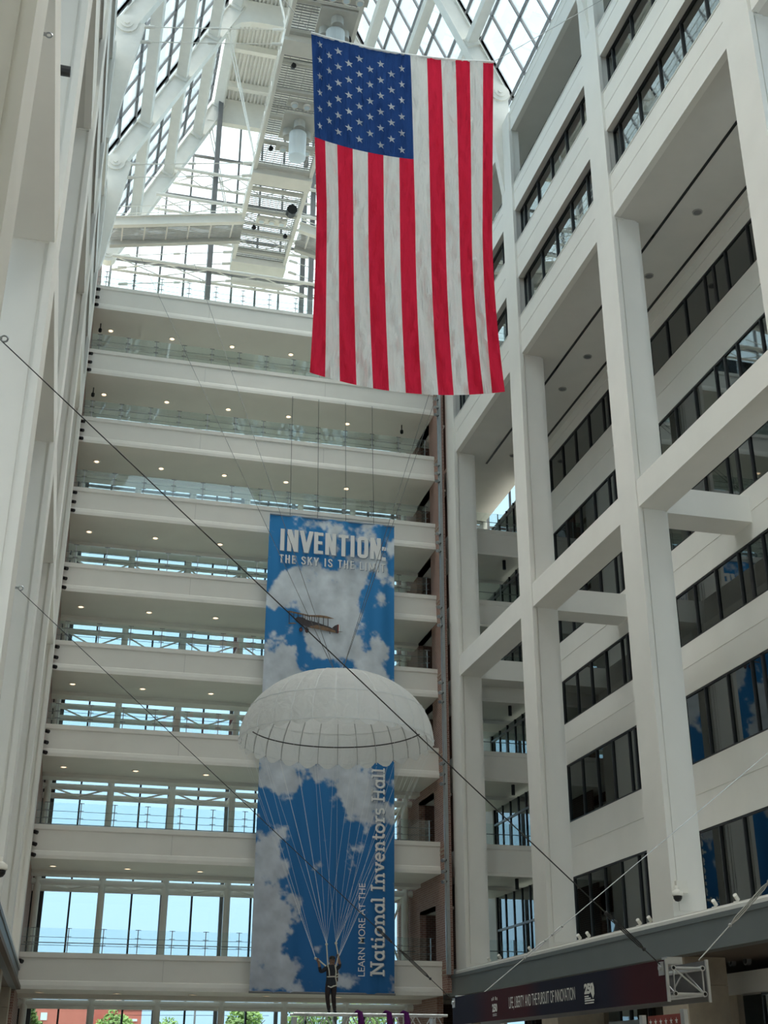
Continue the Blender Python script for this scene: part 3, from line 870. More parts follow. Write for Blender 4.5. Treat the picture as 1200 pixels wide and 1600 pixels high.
# lamps and gear on the catwalk
for j, (X, Y, lab) in enumerate([(8.15, 51.6, 'glass cylinder lantern hanging under the catwalk beside the flag canton'), (8.6, 44.2, 'glass cylinder lantern hanging under the catwalk above the flag')]):
    t = thing('lantern', (X, Y, 43.9), lab, 'lantern', 'lanterns under the catwalk')
    zb = 43.75
    MB().lathe([(.44, 0), (.46, 0), (.46, 1.55), (.44, 1.55), (.44, 0)], (X, Y, zb), 22).build('glass_drum', M['g_lamp'], t)
    MB().lathe([(.40, 0), (.40, .22)], (X, Y, zb + .08), 20).build('lower_lens', M['g_lamp'], t)
    MB().lathe([(.40, 0), (.40, .12)], (X, Y, zb + .72), 20).build('middle_ring', M['grate'], t)
    MB().lathe([(.40, 0), (.40, .2)], (X, Y, zb + 1.25), 20).build('upper_lens', M['g_lamp'], t)
    for a in range(3):
        th = a * 2.094 + .4
        MB().tube((X + .42 * math.cos(th), Y + .42 * math.sin(th), zb + 1.5), (X + .42 * math.cos(th), Y + .42 * math.sin(th), 45.9), .03, 6).build('hanger', M['white'], t)
    h = thing('hoist', (X, Y, 45.6), 'cream winch housing with three drums, %s lantern' % ('above the lower', 'above the upper')[j], 'winch', 'lantern winches')
    MB().box(X - .9, X + .9, Y - 1.0, Y + 1.0, 45.75, 45.88).build('base_plate', M['offwhite'], h)
    for dx, dy in ((0, -.45), (-.45, .35), (.45, .35)):
        dr = MB().lathe([(.26, 0), (.30, 0), (.30, .5), (.26, .5), (.26, 0)], (X + dx, Y + dy, 45.3), 16)
        dr = dr.build('drum', M['offwhite'], h)
        MB().lathe([(.25, 0), (.25, .04)], (X + dx, Y + dy, 45.29), 14).build('drum_face', M['grate'], dr)
    for q, dy in enumerate((-1.75, 1.75)):
        s = thing('floodlight_bar', (X + .2, Y + dy, 45.7), 'bar of three round floodlights on the %s side of the winch %s' % (('near', 'far')[q], ('by the flag canton', 'above the flag')[j]), 'floodlight', 'floodlight bars on the catwalk')
        MB().box(X - .9, X + 1.2, Y + dy - .25, Y + dy + .25, 45.72, 45.86).build('bar', M['offwhite'], s)
        for a in (-.5, .15, .8):
            lr = MB().lathe([(.16, 0), (.2, 0), (.2, .12), (.16, .12), (.16, 0)], (X + a, Y + dy, 45.6), 14)
            lr = lr.build('lamp_ring', M['white'], s)
            MB().lathe([(.15, 0), (.15, .03)], (X + a, Y + dy, 45.59), 12).build('lens', M['lens'], lr)
s = thing('floodlight_bar', (8.0, 60.0, 45.7), 'bar of three round floodlights near the far end of the catwalk', 'floodlight', 'floodlight bars on the catwalk')
MB().box(7.2, 9.0, 59.6, 60.1, 45.72, 45.86).build('bar', M['white'], s)
for a in (7.5, 8.1, 8.7):
    MB().lathe([(.16, 0), (.2, 0), (.2, .12), (.16, .12), (.16, 0)], (a, 59.85, 45.6), 14).build('lamp_ring', M['white'], s)
    MB().lathe([(.15, 0), (.15, .03)], (a, 59.85, 45.59), 12).build('lens', M['lens'], s)
for j, (X, Y, r, lab) in enumerate([(9.0, 58.3, .38, 'large black moving spotlight under the catwalk near the far end'), (7.15, 60.6, .16, 'small black spotlight under the far catwalk, left one'), (9.1, 61.0, .16, 'small black spotlight under the far catwalk, right one'), (7.1, 47.2, .16, 'small black box lamp just past the second cross box of the catwalk'), (7.0, 53.5, .16, 'small black box lamp beside the lower lantern'), (7.3, 42.6, .18, 'small black box lamp beside the upper lantern')]):
    t = thing('spotlight', (X, Y, 45.2), lab, 'spotlight', 'spotlights under the catwalk')
    MB().tube((X, Y, 45.9), (X, Y, 45.9 - r), .05, 6).build('yoke', M['black'], t)
    MB().tube((X, Y - r, 45.75 - r), (X, Y + r * .6, 45.9 - r), r * .8, 10).build('head', M['black'], t)
mb = MB(); c = (9.0, 45.0, 45.55)
for k in range(3):
    mb.path([(c[0] + (.42 + .05 * k) * math.cos(t), c[1] + (.5 + .05 * k) * math.sin(t), c[2] + .05 * k) for t in [i * math.pi / 10 for i in range(21)]], .035, 6)
tag(mb.build('cable_coil', M['black']), 'coil of black cable on the catwalk just above the flag', 'cable')

# ------------------------------------------------------------------ flag
FY = 30.5
B_top = [486, 503, 522, 549, 573.5, 597, 622, 641, 667, 689, 711.5, 734, 755, 771]
B_mid = [494.5, 510.5, 529.2, 552, 575.5, 600, 625, 649, 673, 696.5, 718, 737, 754, 769]
B_bot = [484, 508, 531, 557, 583, 608, 634, 659, 685, 709, 733, 755.5, 769, 789]


def topy(x):
    t = (x - 486) / 285.0; return 51 + 46 * t + 1.15 * 4 * t * (1 - t) * 10.5 * (1 - .25 * t)


def boty(x):
    t = (x - 484) / 305.0; return 582 + 30 * t + 4 * t * (1 - t) * 17


def flag_px(u, v):
    """u in stripes 0..13, v 0..1 from top"""
    i = min(int(u), 12); f = u - i
    a = B_top[i] + (B_top[i + 1] - B_top[i]) * f; b = B_mid[i] + (B_mid[i + 1] - B_mid[i]) * f; c = B_bot[i] + (B_bot[i + 1] - B_bot[i]) * f
    if v < .5:
        t = v / .5; x = a + (b - a) * (t ** .8)
    else:
        t = (v - .5) / .5; x = b + (c - b) * (t ** 1.7)
    y = topy(a) + (boty(c) - topy(a)) * v
    return x, y


def flag_pt(u, v, off=0.):
    x, y = flag_px(u, v)
    d = .12 * math.sin(u * 1.5 + v * 5) + .07 * math.sin(u * 5.2 - v * 16) * (.3 + v) + .035 * math.sin(u * 11 + v * 40) + .02 * math.sin(v * 95 - u * 7 + 2 * math.sin(u * 1.3)) + .02 * math.sin(v * 55 + u * 9)
    if u < 7 and v < .32: d += .03 * math.sin(u * 7 + v * 75) * math.exp(-u * .25)
    return onY(x, y, FY + d + off)


vst = .307
NU, NV = 6, 150
fl = thing('flag', onY(638, 600, FY), 'huge stars and stripes flag hanging vertically in mid hall', 'flag')


def flag_panel(name, u0, u1, v0, v1, m):
    mb = MB(); nu = max(2, int((u1 - u0) * NU)); nv = max(4, int((v1 - v0) * NV))
    for s_ in (-.006, .006):
        o = len(mb.v)
        vs = [tuple(flag_pt(u0 + (u1 - u0) * i / nu, v0 + (v1 - v0) * j / nv, s_)) for j in range(nv + 1) for i in range(nu + 1)]
        fs = [(j * (nu + 1) + i, j * (nu + 1) + i + 1, (j + 1) * (nu + 1) + i + 1, (j + 1) * (nu + 1) + i) for j in range(nv) for i in range(nu)]
        if s_ > 0: continue
        mb.add(vs, fs)
    return mb.build(name, M[m], fl, smooth=True, closed=False)


canton = flag_panel('canton', 0, 7, 0, vst, 'fblue'); canton['label'] = 'blue canton'
for i in range(13):
    flag_panel('stripe', i, i + 1, vst if i < 7 else 0, 1, 'fred' if i % 2 == 0 else 'fwhite')['label'] = 'red stripe' if i % 2 == 0 else 'white stripe'
starcols = [(75, (148, 238, 335, 430, 527, 625)), (130, (212, 303, 400, 497, 595)), (183, (188, 278, 373, 467, 563, 660)), (245, (260, 355, 445, 540, 637)),
            (306, (232, 322, 413, 510, 603, 704)), (369, (293, 383, 480, 572, 670)), (431, (263, 357, 448, 543, 638, 738)), (494, (322, 415, 512, 606, 703)), (555, (290, 382, 475, 571, 668, 767))]
from bisect import bisect
for sx, col in starcols:
    for sy in col:
        cx, cy0 = 480 + sx / 3.75, 30 + sy / 3.75
        # local stripe coordinates of the centre so the star follows the folds
        best = None
        v = (cy0 - topy(cx)) / (boty(cx) - topy(cx)); u = 3.0
        for _ in range(12):
            x_, y_ = flag_px(u, v); u += (cx - x_) / 23.; v += (cy0 - y_) / 530.
            u = min(max(u, .05), 6.95); v = min(max(v, .003), .3)
        for off in (-.03,):
            mb = MB(); vs = [tuple(flag_pt(u, v, off))]
            for k in range(10):
                r = 6.0 if k % 2 == 0 else 2.35
                a = math.radians(-90 - 9 + 36 * k)
                dx, dy = r * math.cos(a), r * math.sin(a) + .16 * r * math.cos(a)
                vs.append(tuple(flag_pt(min(max(u + dx / 23., 0), 6.999), max(v + dy / 528., 0), off)))
            mb.add(vs, [(0, 1 + (k + 1) % 10, 1 + k) for k in range(10)])
            mb.build('star', M['fwhite'], canton, closed=False)
mb = MB()
mb.path([tuple(flag_pt(13 * k / 26., 0, 0)) for k in range(27)], .045, 6)
mb.build('header_cord', M['cord'], fl)


def cable(name, pts, r, label, m='cable', group=None, turnbuckle=None, sag=0.0):
    p, q = Vector(pts[0]), Vector(pts[-1])
    t = thing(name, tuple(q), label, 'cable', group)
    ps = [p.lerp(q, k / 16) - Vector((0, 0, sag * 4 * (k / 16) * (1 - k / 16))) for k in range(17)]
    MB().path(ps, r, 6).build('strand', M[m], t)
    if turnbuckle:
        d = (q - p).normalized(); L = (q - p).length
        for s_, ln in turnbuckle:
            c = p + d * (s_ if s_ > 0 else L + s_)
            side = d.cross(Vector((0, 1, 0))).normalized()
            mb = MB()
            for k in (-1, 1):
                mb.path([c, c + d * ln * .15 + side * .022 * k, c + d * ln * .85 + side * .022 * k, c + d * ln], .009, 5)
            mb.ball(tuple(c), .03, 8); mb.ball(tuple(c + d * ln), .028, 8)
            mb.build('turnbuckle', M[m], t)
    return t


cable('flag_rope', [tuple(onY(486, 51, FY)), (-1.5, FY, onY(486, 51, FY)[2] + 8.4)], .012, 'thin rope running up left from the flag corner', 'cablelight', 'flag ropes')
cable('flag_rope', [tuple(onY(772, 96, FY)), (17.5, FY, onY(772, 96, FY)[2] + 5.6)], .012, 'thin rope running up right from the flag corner', 'cablelight', 'flag ropes')

# ------------------------------------------------------------------ sky banner
BY = 56.3
bl, bt, br, bb = onY(422, 803, BY), onY(615, 825, BY), onY(617, 1552, BY), onY(389, 1550, BY)
BX0, BX1, BZ0, BZ1 = bl[0], br[0], bb[2], bl[2]
NX, NZ = 130, 460
rng = np.random.RandomState(5)


def vnoise(x, y, seed):
    r = np.random.RandomState(seed); T = r.rand(64, 64)
    xi = np.floor(x).astype(int); yi = np.floor(y).astype(int); fx = x - xi; fy = y - yi
    fx = fx * fx * (3 - 2 * fx); fy = fy * fy * (3 - 2 * fy)
    g = lambda i, j: T[(j % 64), (i % 64)]
    return (g(xi, yi) * (1 - fx) + g(xi + 1, yi) * fx) * (1 - fy) + (g(xi, yi + 1) * (1 - fx) + g(xi + 1, yi + 1) * fx) * fy


def fbm(x, y, s0, oct=5):
    a = np.zeros_like(x); w_ = .5
    for o in range(oct):
        a += w_ * vnoise(x * 2 ** o + 7 * o, y * 2 ** o + 3 * o, s0 + o); w_ *= .55
    return a


gx, gz = np.meshgrid(np.linspace(BX0, BX1, NX + 1), np.linspace(BZ1, BZ0, NZ + 1))
# the same grid in photograph pixels, used to place the printed clouds and the painted fall-off of light
P = np.stack([gx, np.full_like(gx, BY), gz], -1)
dep = P @ CF; px = 600 + FPX * (P @ CR) / dep; py = 800 - FPX * (P @ CU) / dep
blobs = [(455, 905, 22, 28, .5), (500, 910, 55, 40, .55), (520, 960, 60, 40, .6), (560, 910, 30, 30, .3), (590, 880, 30, 30, .4), (555, 830, 30, 14, .35), (490, 818, 14, 8, .3), (600, 850, 20, 25, .3),
         (440, 1030, 40, 45, .6), (420, 1060, 40, 40, .6), (550, 1020, 45, 40, .5), (595, 1040, 22, 40, .4), (480, 960, 40, 25, .3), (428, 945, 10, 22, .35),
         (430, 1130, 60, 60, .5), (440, 1215, 35, 45, .6), (545, 1230, 60, 40, .6), (500, 1210, 30, 18, .4), (555, 1280, 22, 30, .4), (605, 1265, 22, 22, .4), (505, 1300, 9, 30, .32),
         (420, 1330, 35, 40, .6), (430, 1400, 40, 60, .7), (420, 1480, 35, 60, .65), (455, 1530, 55, 30, .5), (605, 1525, 14, 25, .4), (578, 1420, 10, 25, .3), (600, 1430, 20, 25, .22), (535, 1538, 12, 20, .35)]
holes = [(450, 865, 40, 25, .5), (440, 960, 25, 30, .4), (590, 960, 25, 40, .35), (480, 1040, 22, 30, .4), (575, 900, 12, 22, .5), (610, 990, 14, 60, .4), (430, 1270, 25, 22, .5), (480, 1260, 25, 40, .5), (510, 1400, 55, 120, .6), (600, 1350, 30, 60, .5), (590, 1500, 30, 60, .3), (470, 1480, 20, 40, .4), (545, 950, 14, 14, .2)]
val = (fbm(px / 26., py / 26., 11, 7) - .5) * 2.0
for b in blobs: val += b[4] * np.exp(-((px - b[0]) / b[2]) ** 2 - ((py - b[1]) / b[3]) ** 2)
for b in holes: val -= b[4] * np.exp(-((px - b[0]) / b[2]) ** 2 - ((py - b[1]) / b[3]) ** 2)
cl = np.clip((val - .14) / .34, 0, 1); cl = cl * cl * (3 - 2 * cl) * .93
shade = np.clip(fbm(px / 22. + 9, py / 22., 41, 5), 0, 1)
t = np.clip((py - 800) / 750., 0, 1)[..., None]  # light weakening downwards, put into the blue and cloud colours
blue = np.array([.030, .20, .46]) * (1 - t) + np.array([.022, .115, .30]) * t
cloudc = (np.array([.62, .66, .68]) * (1 - t) + np.array([.46, .49, .54]) * t) * (.62 + .62 * shade[..., None])
colr = np.clip((blue * (1 - cl[..., None]) + cloudc * cl[..., None]) * 1.3, 0, .93)
disp = .05 * np.sin(gx * 3.1) + .03 * np.sin(gx * 7.3 + gz * .15)
verts = np.stack([gx, BY + disp, gz], -1).reshape(-1, 3)
mb = MB(); nn = NX + 1
mb.add([tuple(v) for v in verts], [(j * nn + i, (j + 1) * nn + i, (j + 1) * nn + i + 1, j * nn + i + 1) for j in range(NZ) for i in range(NX)])
ban = thing('banner', ((BX0 + BX1) / 2, BY, BZ0), 'tall blue sky and clouds banner reading INVENTION: THE SKY IS THE LIMIT', 'banner')
sheet = mb.build('sheet', M['print'], ban, smooth=True, closed=False)
ca = sheet.data.color_attributes.new('print', 'FLOAT_COLOR', 'POINT')
rgba = np.ones((len(verts), 4), np.float32); rgba[:, :3] = colr.reshape(-1, 3)
ca.data.foreach_set('color', rgba.ravel())
MB().tube((BX0, BY, BZ1), (BX1, BY, BZ1), .04, 8).build('top_batten', M['grey_print'], ban)
MB().tube((BX0 - .02, BY, BZ0), (BX1 + .02, BY, BZ0), .05, 8).build('bottom_batten', M['mull'], ban)
for k, x in enumerate((9.25, 10.65, 12.1, 13.55)):
    cable('banner_wire', [(x, BY, BZ1), (x, BY + .55, TOPS[1] - 1.4)], .012, '%s thin wire from the left holding the top of the sky banner' % ORD[k], 'cable', 'banner wires')


def text_mesh(s, fn, m, parent, name, weight=0.0, box=(0, 1, 0, 1), spacing=1.0, depth=0.0):
    """lettering fitted to a unit box and laid on the surface by fn(u, v)"""
    cu = bpy.data.curves.new('lettering', 'FONT'); cu.body = s; cu.size = 1.0; cu.offset = weight; cu.space_character = spacing; cu.resolution_u = 4
    o = bpy.data.objects.new('lettering', cu); COL.objects.link(o)
    bpy.context.view_layer.update()
    me = bpy.data.meshes.new_from_object(o.evaluated_get(bpy.context.evaluated_depsgraph_get()))
    bpy.data.objects.remove(o); bpy.data.curves.remove(cu)
    V = np.array([v.co[:] for v in me.vertices])
    a = V.min(0); b = V.max(0)
    mb = MB(); vs = []
    for v in V:
        u_ = (v[0] - a[0]) / (b[0] - a[0]); w_ = (v[1] - a[1]) / (b[1] - a[1])
        vs.append(tuple(fn(box[0] + (box[1] - box[0]) * u_, box[2] + (box[3] - box[2]) * w_)))
    mb.add(vs, [tuple(p.vertices) for p in me.polygons])
    bpy.data.meshes.remove(me)
    return mb.build(name, m, parent, closed=False)


FB = BY - .12                    # lettering lies on the front of the sheet


def ban_xz(pxl, pyl):
    p = onY(pxl, pyl, BY); return p[0], p[2]


def flat(off=0.0):
    return lambda u, v: (u, FB + off, v)


x0, zt = ban_xz(439, 827); x1, _ = ban_xz(594, 850); _, zb = ban_xz(438, 861.5)
zt -= .0
mb = MB()
for py_ in (858.5, 874.5):
    a, b = ban_xz(596, py_); mb.box(a, a + .19, FB - .01, FB, b - .11, b + .09)
mb.build('heading_colon', M['white_print'], ban)
# vertical lines, reading upwards: u runs up the banner, v runs to the left
a, zlo = ban_xz(569, 1526); b, zhi = ban_xz(568, 1381); xl, _ = ban_xz(558.5, 1500)
text_mesh('LEARN MORE AT THE', lambda u, v: (xl + (a - xl) * (1 - v), FB, zlo + (zhi - zlo) * u), M['white_print'], ban, 'vertical_lettering', .004)['label'] = 'white line LEARN MORE AT THE, reading upwards'

GC = {
    'I': (.30, [[(.13, 0), (.13, 1)]]),
    'N': (.56, [[(.11, 0), (.11, 1)], [(.11, 1), (.41, 0)], [(.41, 0), (.41, 1)]]),
    'V': (.56, [[(.06, 1), (.27, 0)], [(.27, 0), (.48, 1)]]),
    'E': (.47, [[(.11, 0), (.11, 1)], [(.11, .08), (.42, .08)], [(.11, .52), (.38, .52)], [(.11, .92), (.42, .92)]]),
    'T': (.49, [[(.24, 0), (.24, 1)], [(.02, .92), (.46, .92)]]),
    'O': (.55, [[(.11, .22), (.11, .78)] + [(.12, .86), (.18, .91), (.27, .92), (.36, .91), (.41, .86)] + [(.42, .78), (.42, .22)] + [(.41, .14), (.36, .09), (.27, .08), (.18, .09), (.12, .14), (.11, .22)]]),
    'H': (.56, [[(.11, 0), (.11, 1)], [(.42, 0), (.42, 1)], [(.11, .5), (.42, .5)]]),
    'S': (.50, [[(.40, .74), (.39, .84), (.33, .91), (.24, .92), (.14, .90), (.09, .80), (.10, .68), (.17, .58), (.33, .44), (.40, .33), (.40, .20), (.35, .10), (.25, .08), (.15, .09), (.09, .17), (.08, .28)]]),
    'K': (.55, [[(.11, 0), (.11, 1)], [(.11, .42), (.45, 1)], [(.22, .58), (.47, 0)]]),
    'Y': (.54, [[(.05, 1), (.26, .42)], [(.26, .42), (.47, 1)], [(.26, 0), (.26, .46)]]),
    'L': (.45, [[(.11, 0), (.11, 1)], [(.11, .08), (.41, .08)]]),
    'M': (.72, [[(.11, 0), (.11, 1)], [(.11, 1), (.34, .15)], [(.34, .15), (.57, 1)], [(.57, 0), (.57, 1)]]),
    ' ': (.30, []),
}


def ban_text(s_, box, wid, gap, names):
    tot_ = sum(GC[c][0] + gap for c in s_)
    for nm, m_, o, dx in ((names[0], 'grey_print', .012, .035), (names[1], 'white_print', 0, 0)):
        mb, u = slab_text(s_, lambda x, y, k: (box[0] + (box[1] - box[0]) * x / tot_ + dx, FB + o - .0002 * (k % 5), box[2] + (box[3] - box[2]) * y - dx), wid, GC, gap)
        tt = mb.build(nm, M[m_], ban, closed=False)
    tt['label'] = 'white lettering ' + s_


HEAD = 1
# slab serif lettering drawn from strokes: (advance, strokes[, bars]) on a unit cap height
W = .145


def arc(cx, cy, rx, ry, a0, a1, n=14):
    return [(cx + rx * math.cos(math.radians(a0 + (a1 - a0) * i / n)), cy + ry * math.sin(math.radians(a0 + (a1 - a0) * i / n))) for i in range(n + 1)]


G = {
    'N': (1.0, [[(.2, .05), (.2, .95)], [(.2, .93), (.78, .07)], [(.78, .05), (.78, .95)], [(.02, .06), (.42, .06)], [(.02, .94), (.30, .94)], [(.58, .94), (.96, .94)]]),
    'a': (.72, [arc(.33, .34, .24, .29, 0, 360, 22), [(.57, .0), (.57, .68)], [(.5, .06), (.70, .06)]]),
    't': (.50, [[(.22, .9), (.22, .2)] + arc(.38, .2, .16, .14, 180, 300, 6), [(.04, .62), (.44, .62)]]),
    'i': (.40, [[(.2, .06), (.2, .62)], [(.02, .06), (.38, .06)], [(.04, .62), (.2, .62)], [(.2, .80), (.2, .96)]]),
    'o': (.74, [arc(.36, .34, .27, .29, 0, 360, 22)]),
    'n': (.80, [[(.18, .06), (.18, .62)], [(.02, .06), (.34, .06)], [(.03, .62), (.18, .62)], arc(.39, .38, .21, .25, 180, 0, 10) + [(.60, .06)], [(.46, .06), (.76, .06)]]),
    'l': (.40, [[(.2, .06), (.2, .95)], [(.02, .06), (.38, .06)], [(.04, .94), (.2, .94)]]),
    'I': (.52, [[(.25, .06), (.25, .94)], [(.04, .06), (.46, .06)], [(.04, .94), (.46, .94)]]),
    'v': (.74, [[(.13, .62), (.36, .06)], [(.36, .06), (.60, .62)], [(.0, .62), (.26, .62)], [(.46, .62), (.72, .62)]]),
    'e': (.70, [[(.10, .36), (.58, .36)] + arc(.34, .34, .25, .29, 5, 315, 20)]),
    'r': (.56, [[(.18, .06), (.18, .62)], [(.02, .06), (.38, .06)], [(.03, .62), (.18, .62)], arc(.40, .40, .21, .23, 180, 60, 7)]),
    's': (.56, [arc(.27, .49, .18, .14, 30, 255, 12) + arc(.26, .20, .19, .15, 85, -150, 12)]),
    'H': (1.0, [[(.22, .05), (.22, .95)], [(.76, .05), (.76, .95)], [(.22, .5), (.76, .5)], [(.04, .06), (.40, .06)], [(.04, .94), (.40, .94)], [(.58, .06), (.94, .06)], [(.58, .94), (.94, .94)]]),
    ' ': (.36, []),
}


def slab_text(s, fn, wid, G_=None, gap=0.):
    mb = MB(); u = 0.; lay = 0
    for ch in s:
        adv, st = (G_ or G)[ch]
        for pl in st:
            if G_ and len(pl) == 2 and abs(pl[0][0] - pl[1][0]) > .1 and abs(pl[0][1] - pl[1][1]) > .3:
                # diagonals keep square feet
                h2 = wid * .55; lay += 1
                mb.add([tuple(fn(u + pl[0][0] - h2, pl[0][1], lay)), tuple(fn(u + pl[0][0] + h2, pl[0][1], lay)), tuple(fn(u + pl[1][0] + h2, pl[1][1], lay)), tuple(fn(u + pl[1][0] - h2, pl[1][1], lay))], [(0, 1, 2, 3)])
                continue
            L = []; Rr = []
            hw = wid / 2 * (0.8 if len(pl) == 2 and abs(pl[0][1] - pl[1][1]) < .02 else 1)
            for i, p in enumerate(pl):
                a_ = pl[max(i - 1, 0)]; b_ = pl[min(i + 1, len(pl) - 1)]
                if i == 0 and pl[0] == pl[-1] or (len(pl) > 15 and math.dist(pl[0], pl[-1]) < 1e-6 and i in (0, len(pl) - 1)): a_, b_ = pl[-2], pl[1]
                dx, dy = b_[0] - a_[0], b_[1] - a_[1]; l = math.hypot(dx, dy) or 1
                L.append((u + p[0] - dy / l * hw, p[1] + dx / l * hw)); Rr.append((u + p[0] + dy / l * hw, p[1] - dx / l * hw))
            n = len(pl); lay += 1
            mb.add([tuple(fn(x, y, lay)) for x, y in L + Rr], [(i, i + 1, n + i + 1, n + i) for i in range(n - 1)])
        u += adv + gap
    return mb, u


x0, zt = ban_xz(436.5, 827); x1, _ = ban_xz(597, 850); _, zb = ban_xz(437, 861)
ban_text('INVENTION', (x0, x1, zb, zt), .17, .02, ('heading_shadow_lettering', 'heading_lettering'))
a, z1_ = ban_xz(435.5, 867); b, _ = ban_xz(602.5, 880); _, z0_ = ban_xz(436, 880)
ban_text('THE SKY IS THE LIMIT', (a, b, z0_, z1_), .13, .10, ('subheading_shadow_lettering', 'subheading_lettering'))

S = 'National Inventors Hall'
tot = sum(G[c][0] for c in S)
a, zlo = ban_xz(599.5, 1526); _, zhi = ban_xz(598, 1201); xl, _ = ban_xz(577.5, 1500)
for nm, m_, o, dx in (('title_shadow_lettering', 'grey_print', .012, .04), ('title_lettering', 'white_print', 0, 0)):
    mb, u = slab_text(S, lambda x, y, k: (a + (xl - a) * y + dx, FB + o - .0002 * (k % 5), zlo + (zhi - zlo) * x / tot - dx * .6), W)
    tt = mb.build(nm, M[m_], ban, closed=False)
tt['label'] = 'white slab serif title reading upwards'


# biplane printed on the banner
def poly(pts, m, nm, dy=0.0):
    mb = MB()
    vs = []
    for (x, y) in pts:
        p = onY(430 + x / 10., 930 + y / 10., BY); vs.append((p[0], FB - .012 - dy, p[2]))
    mb.add(vs, [tuple(range(len(vs)))])
    return mb


pl = thing('plane_group', ((BX0 + BX1) / 2, BY, BZ0), '', '') if False else None
ph = MB()


def addpoly(pts, mi, dy):
    vs = []
    for (x, y) in pts:
        p = onY(430 + x / 10., 930 + y / 10., BY); vs.append((p[0], FB - .004 - dy, p[2]))
    ph.add(vs, [tuple(range(len(vs)))], mi)


def addline(x0, y0, x1, y1, wd, mi, dy=.006):
    l = math.hypot(x1 - x0, y1 - y0); nx, ny = -(y1 - y0) / l * wd / 2, (x1 - x0) / l * wd / 2
    addpoly([(x0 + nx, y0 + ny), (x1 + nx, y1 + ny), (x1 - nx, y1 - ny), (x0 - nx, y0 - ny)], mi, dy)


addpoly([(290, 385), (345, 350), (430, 360), (480, 395), (560, 415), (650, 440), (760, 480), (850, 510), (900, 540), (960, 560), (965, 605), (900, 595), (720, 555), (540, 520), (420, 480), (330, 430)], 1, 0)
addpoly([(520, 500), (640, 480), (760, 500), (880, 545), (950, 575), (940, 600), (720, 555), (560, 525)], 0, .002)
addpoly([(175, 255), (240, 258), (380, 290), (520, 322), (700, 325), (800, 340), (915, 380), (840, 380), (720, 365), (500, 345), (370, 310), (180, 275)], 0, .002)
addpoly([(200, 445), (290, 440), (330, 460), (200, 460)], 0, .001)
addpoly([(880, 525), (920, 490), (970, 470), (1005, 480), (1005, 570), (975, 608), (940, 605), (930, 560)], 1, .003)
addpoly([(968, 474), (986, 472), (982, 605), (962, 605)], 2, .004); addpoly([(986, 472), (1003, 480), (1002, 575), (982, 605)], 3, .004)
addpoly([(960, 572), (1060, 585), (960, 590)], 1, .004)
for x_, y0_, y1_ in ((212, 260, 440), (283, 275, 380), (350, 290, 355), (425, 300, 370), (460, 310, 400), (494, 320, 410), (528, 330, 400), (565, 335, 420), (605, 330, 440), (672, 340, 490), (745, 355, 480), (816, 365, 510)):
    addline(x_, y0_, x_, y1_, 11, 1)
addline(420, 480, 400, 540, 12, 1); addline(500, 510, 440, 550, 10, 1); addline(470, 500, 490, 560, 12, 1)
addline(838, 575, 850, 620, 10, 1)
for cx_, cy__ in ((393, 550), (487, 565)):
    addpoly([(cx_ + 30 * math.cos(k * .5236), cy__ + 38 * math.sin(k * .5236)) for k in range(12)], 1, .008)
    addpoly([(cx_ + 12 * math.cos(k * .5236), cy__ + 16 * math.sin(k * .5236)) for k in range(12)], 2, .010)
ph.build('biplane_picture', [M['plane_tan'], M['plane_dark'], M['plane_red'], M['white_print']], ban, closed=False)['label'] = 'brown biplane printed on the banner'

# ------------------------------------------------------------------ parachute and jumper
PY = 40.0
pc = onY(525.5, 1162, PY)
RX = (onY(672, 1162, PY)[0] - onY(378, 1162, PY)[0]) / 2
CXp, CZp = pc[0], .2475 * PY
NG = 28
HT = 2.42
par = thing('parachute', (CXp, PY, CZp), 'open white round parachute hanging in front of the sky banner', 'parachute')


def dome(t, th, bulge=1.0):
    """t 0 apex .. 1 rim"""
    g = abs(math.sin(th * NG / 2))
    r = RX * math.sin(t * math.pi / 2) ** .92
    z = HT * math.cos(t * math.pi / 2) ** .95 if t < 1 else 0.
    r *= 1 + .018 * g * bulge * t
    return (CXp + r * math.cos(th), PY + r * math.sin(th), CZp + z)


mb = MB(); nt_, nth = 22, NG * 6
vs = []
for j in range(nt_ + 1):
    for k in range(nth):
        th = 2 * math.pi * k / nth
        t_ = max(.02, j / nt_)
        p = list(dome(t_, th))
        if j >= nt_ - 3:        # scalloped skirt that hangs a little between the cords
            g = abs(math.sin(th * NG / 2)); f = (j - (nt_ - 3)) / 3
            p[2] += f * (.10 - .22 * (1 - g) * 0 - .20 * g) ; p[0] += (p[0] - CXp) * -.012 * f * (1 - g); p[1] += (p[1] - PY) * -.012 * f * (1 - g)
        vs.append(tuple(p))
fs = [(j * nth + k, j * nth + (k + 1) % nth, (j + 1) * nth + (k + 1) % nth, (j + 1) * nth + k) for j in range(nt_) for k in range(nth)]
mb.add(vs, fs); mb.add([tuple(vs[k]) for k in range(nth)], [tuple(range(nth))])
mb.build('canopy', M['chute'], par, smooth=True, closed=False)
mb = MB()
for k in range(NG):
    th = 2 * math.pi * k / NG
    mb.path([tuple(np.array(dome(max(.03, j / 14), th)) + np.array([0, 0, .004])) for j in range(15)], .014, 4)
mb.build('gore_seam', M['cord'], par)
mb = MB()
for k in range(NG):
    th = 2 * math.pi * k / NG
    if math.sin(th) > -.2:
        mb.path([tuple(np.array(dome(t_, th, 0)) - np.array([math.cos(th) * .03, math.sin(th) * .03, .02])) for t_ in (.62, .70, .78, .86, .93, .99)], .013, 4)
mb.build('inner_seam', M['cablelight'], par)
for nm, t_, r_ in (('ring_tape', .72, .022), ('hem_tape', .985, .02)):
    MB().path([tuple(np.array(dome(t_, 2 * math.pi * k / 112)) + np.array([0, 0, .012])) for k in range(113)], r_, 4).build(nm, M['cord'], par)
zz = CZp - .05
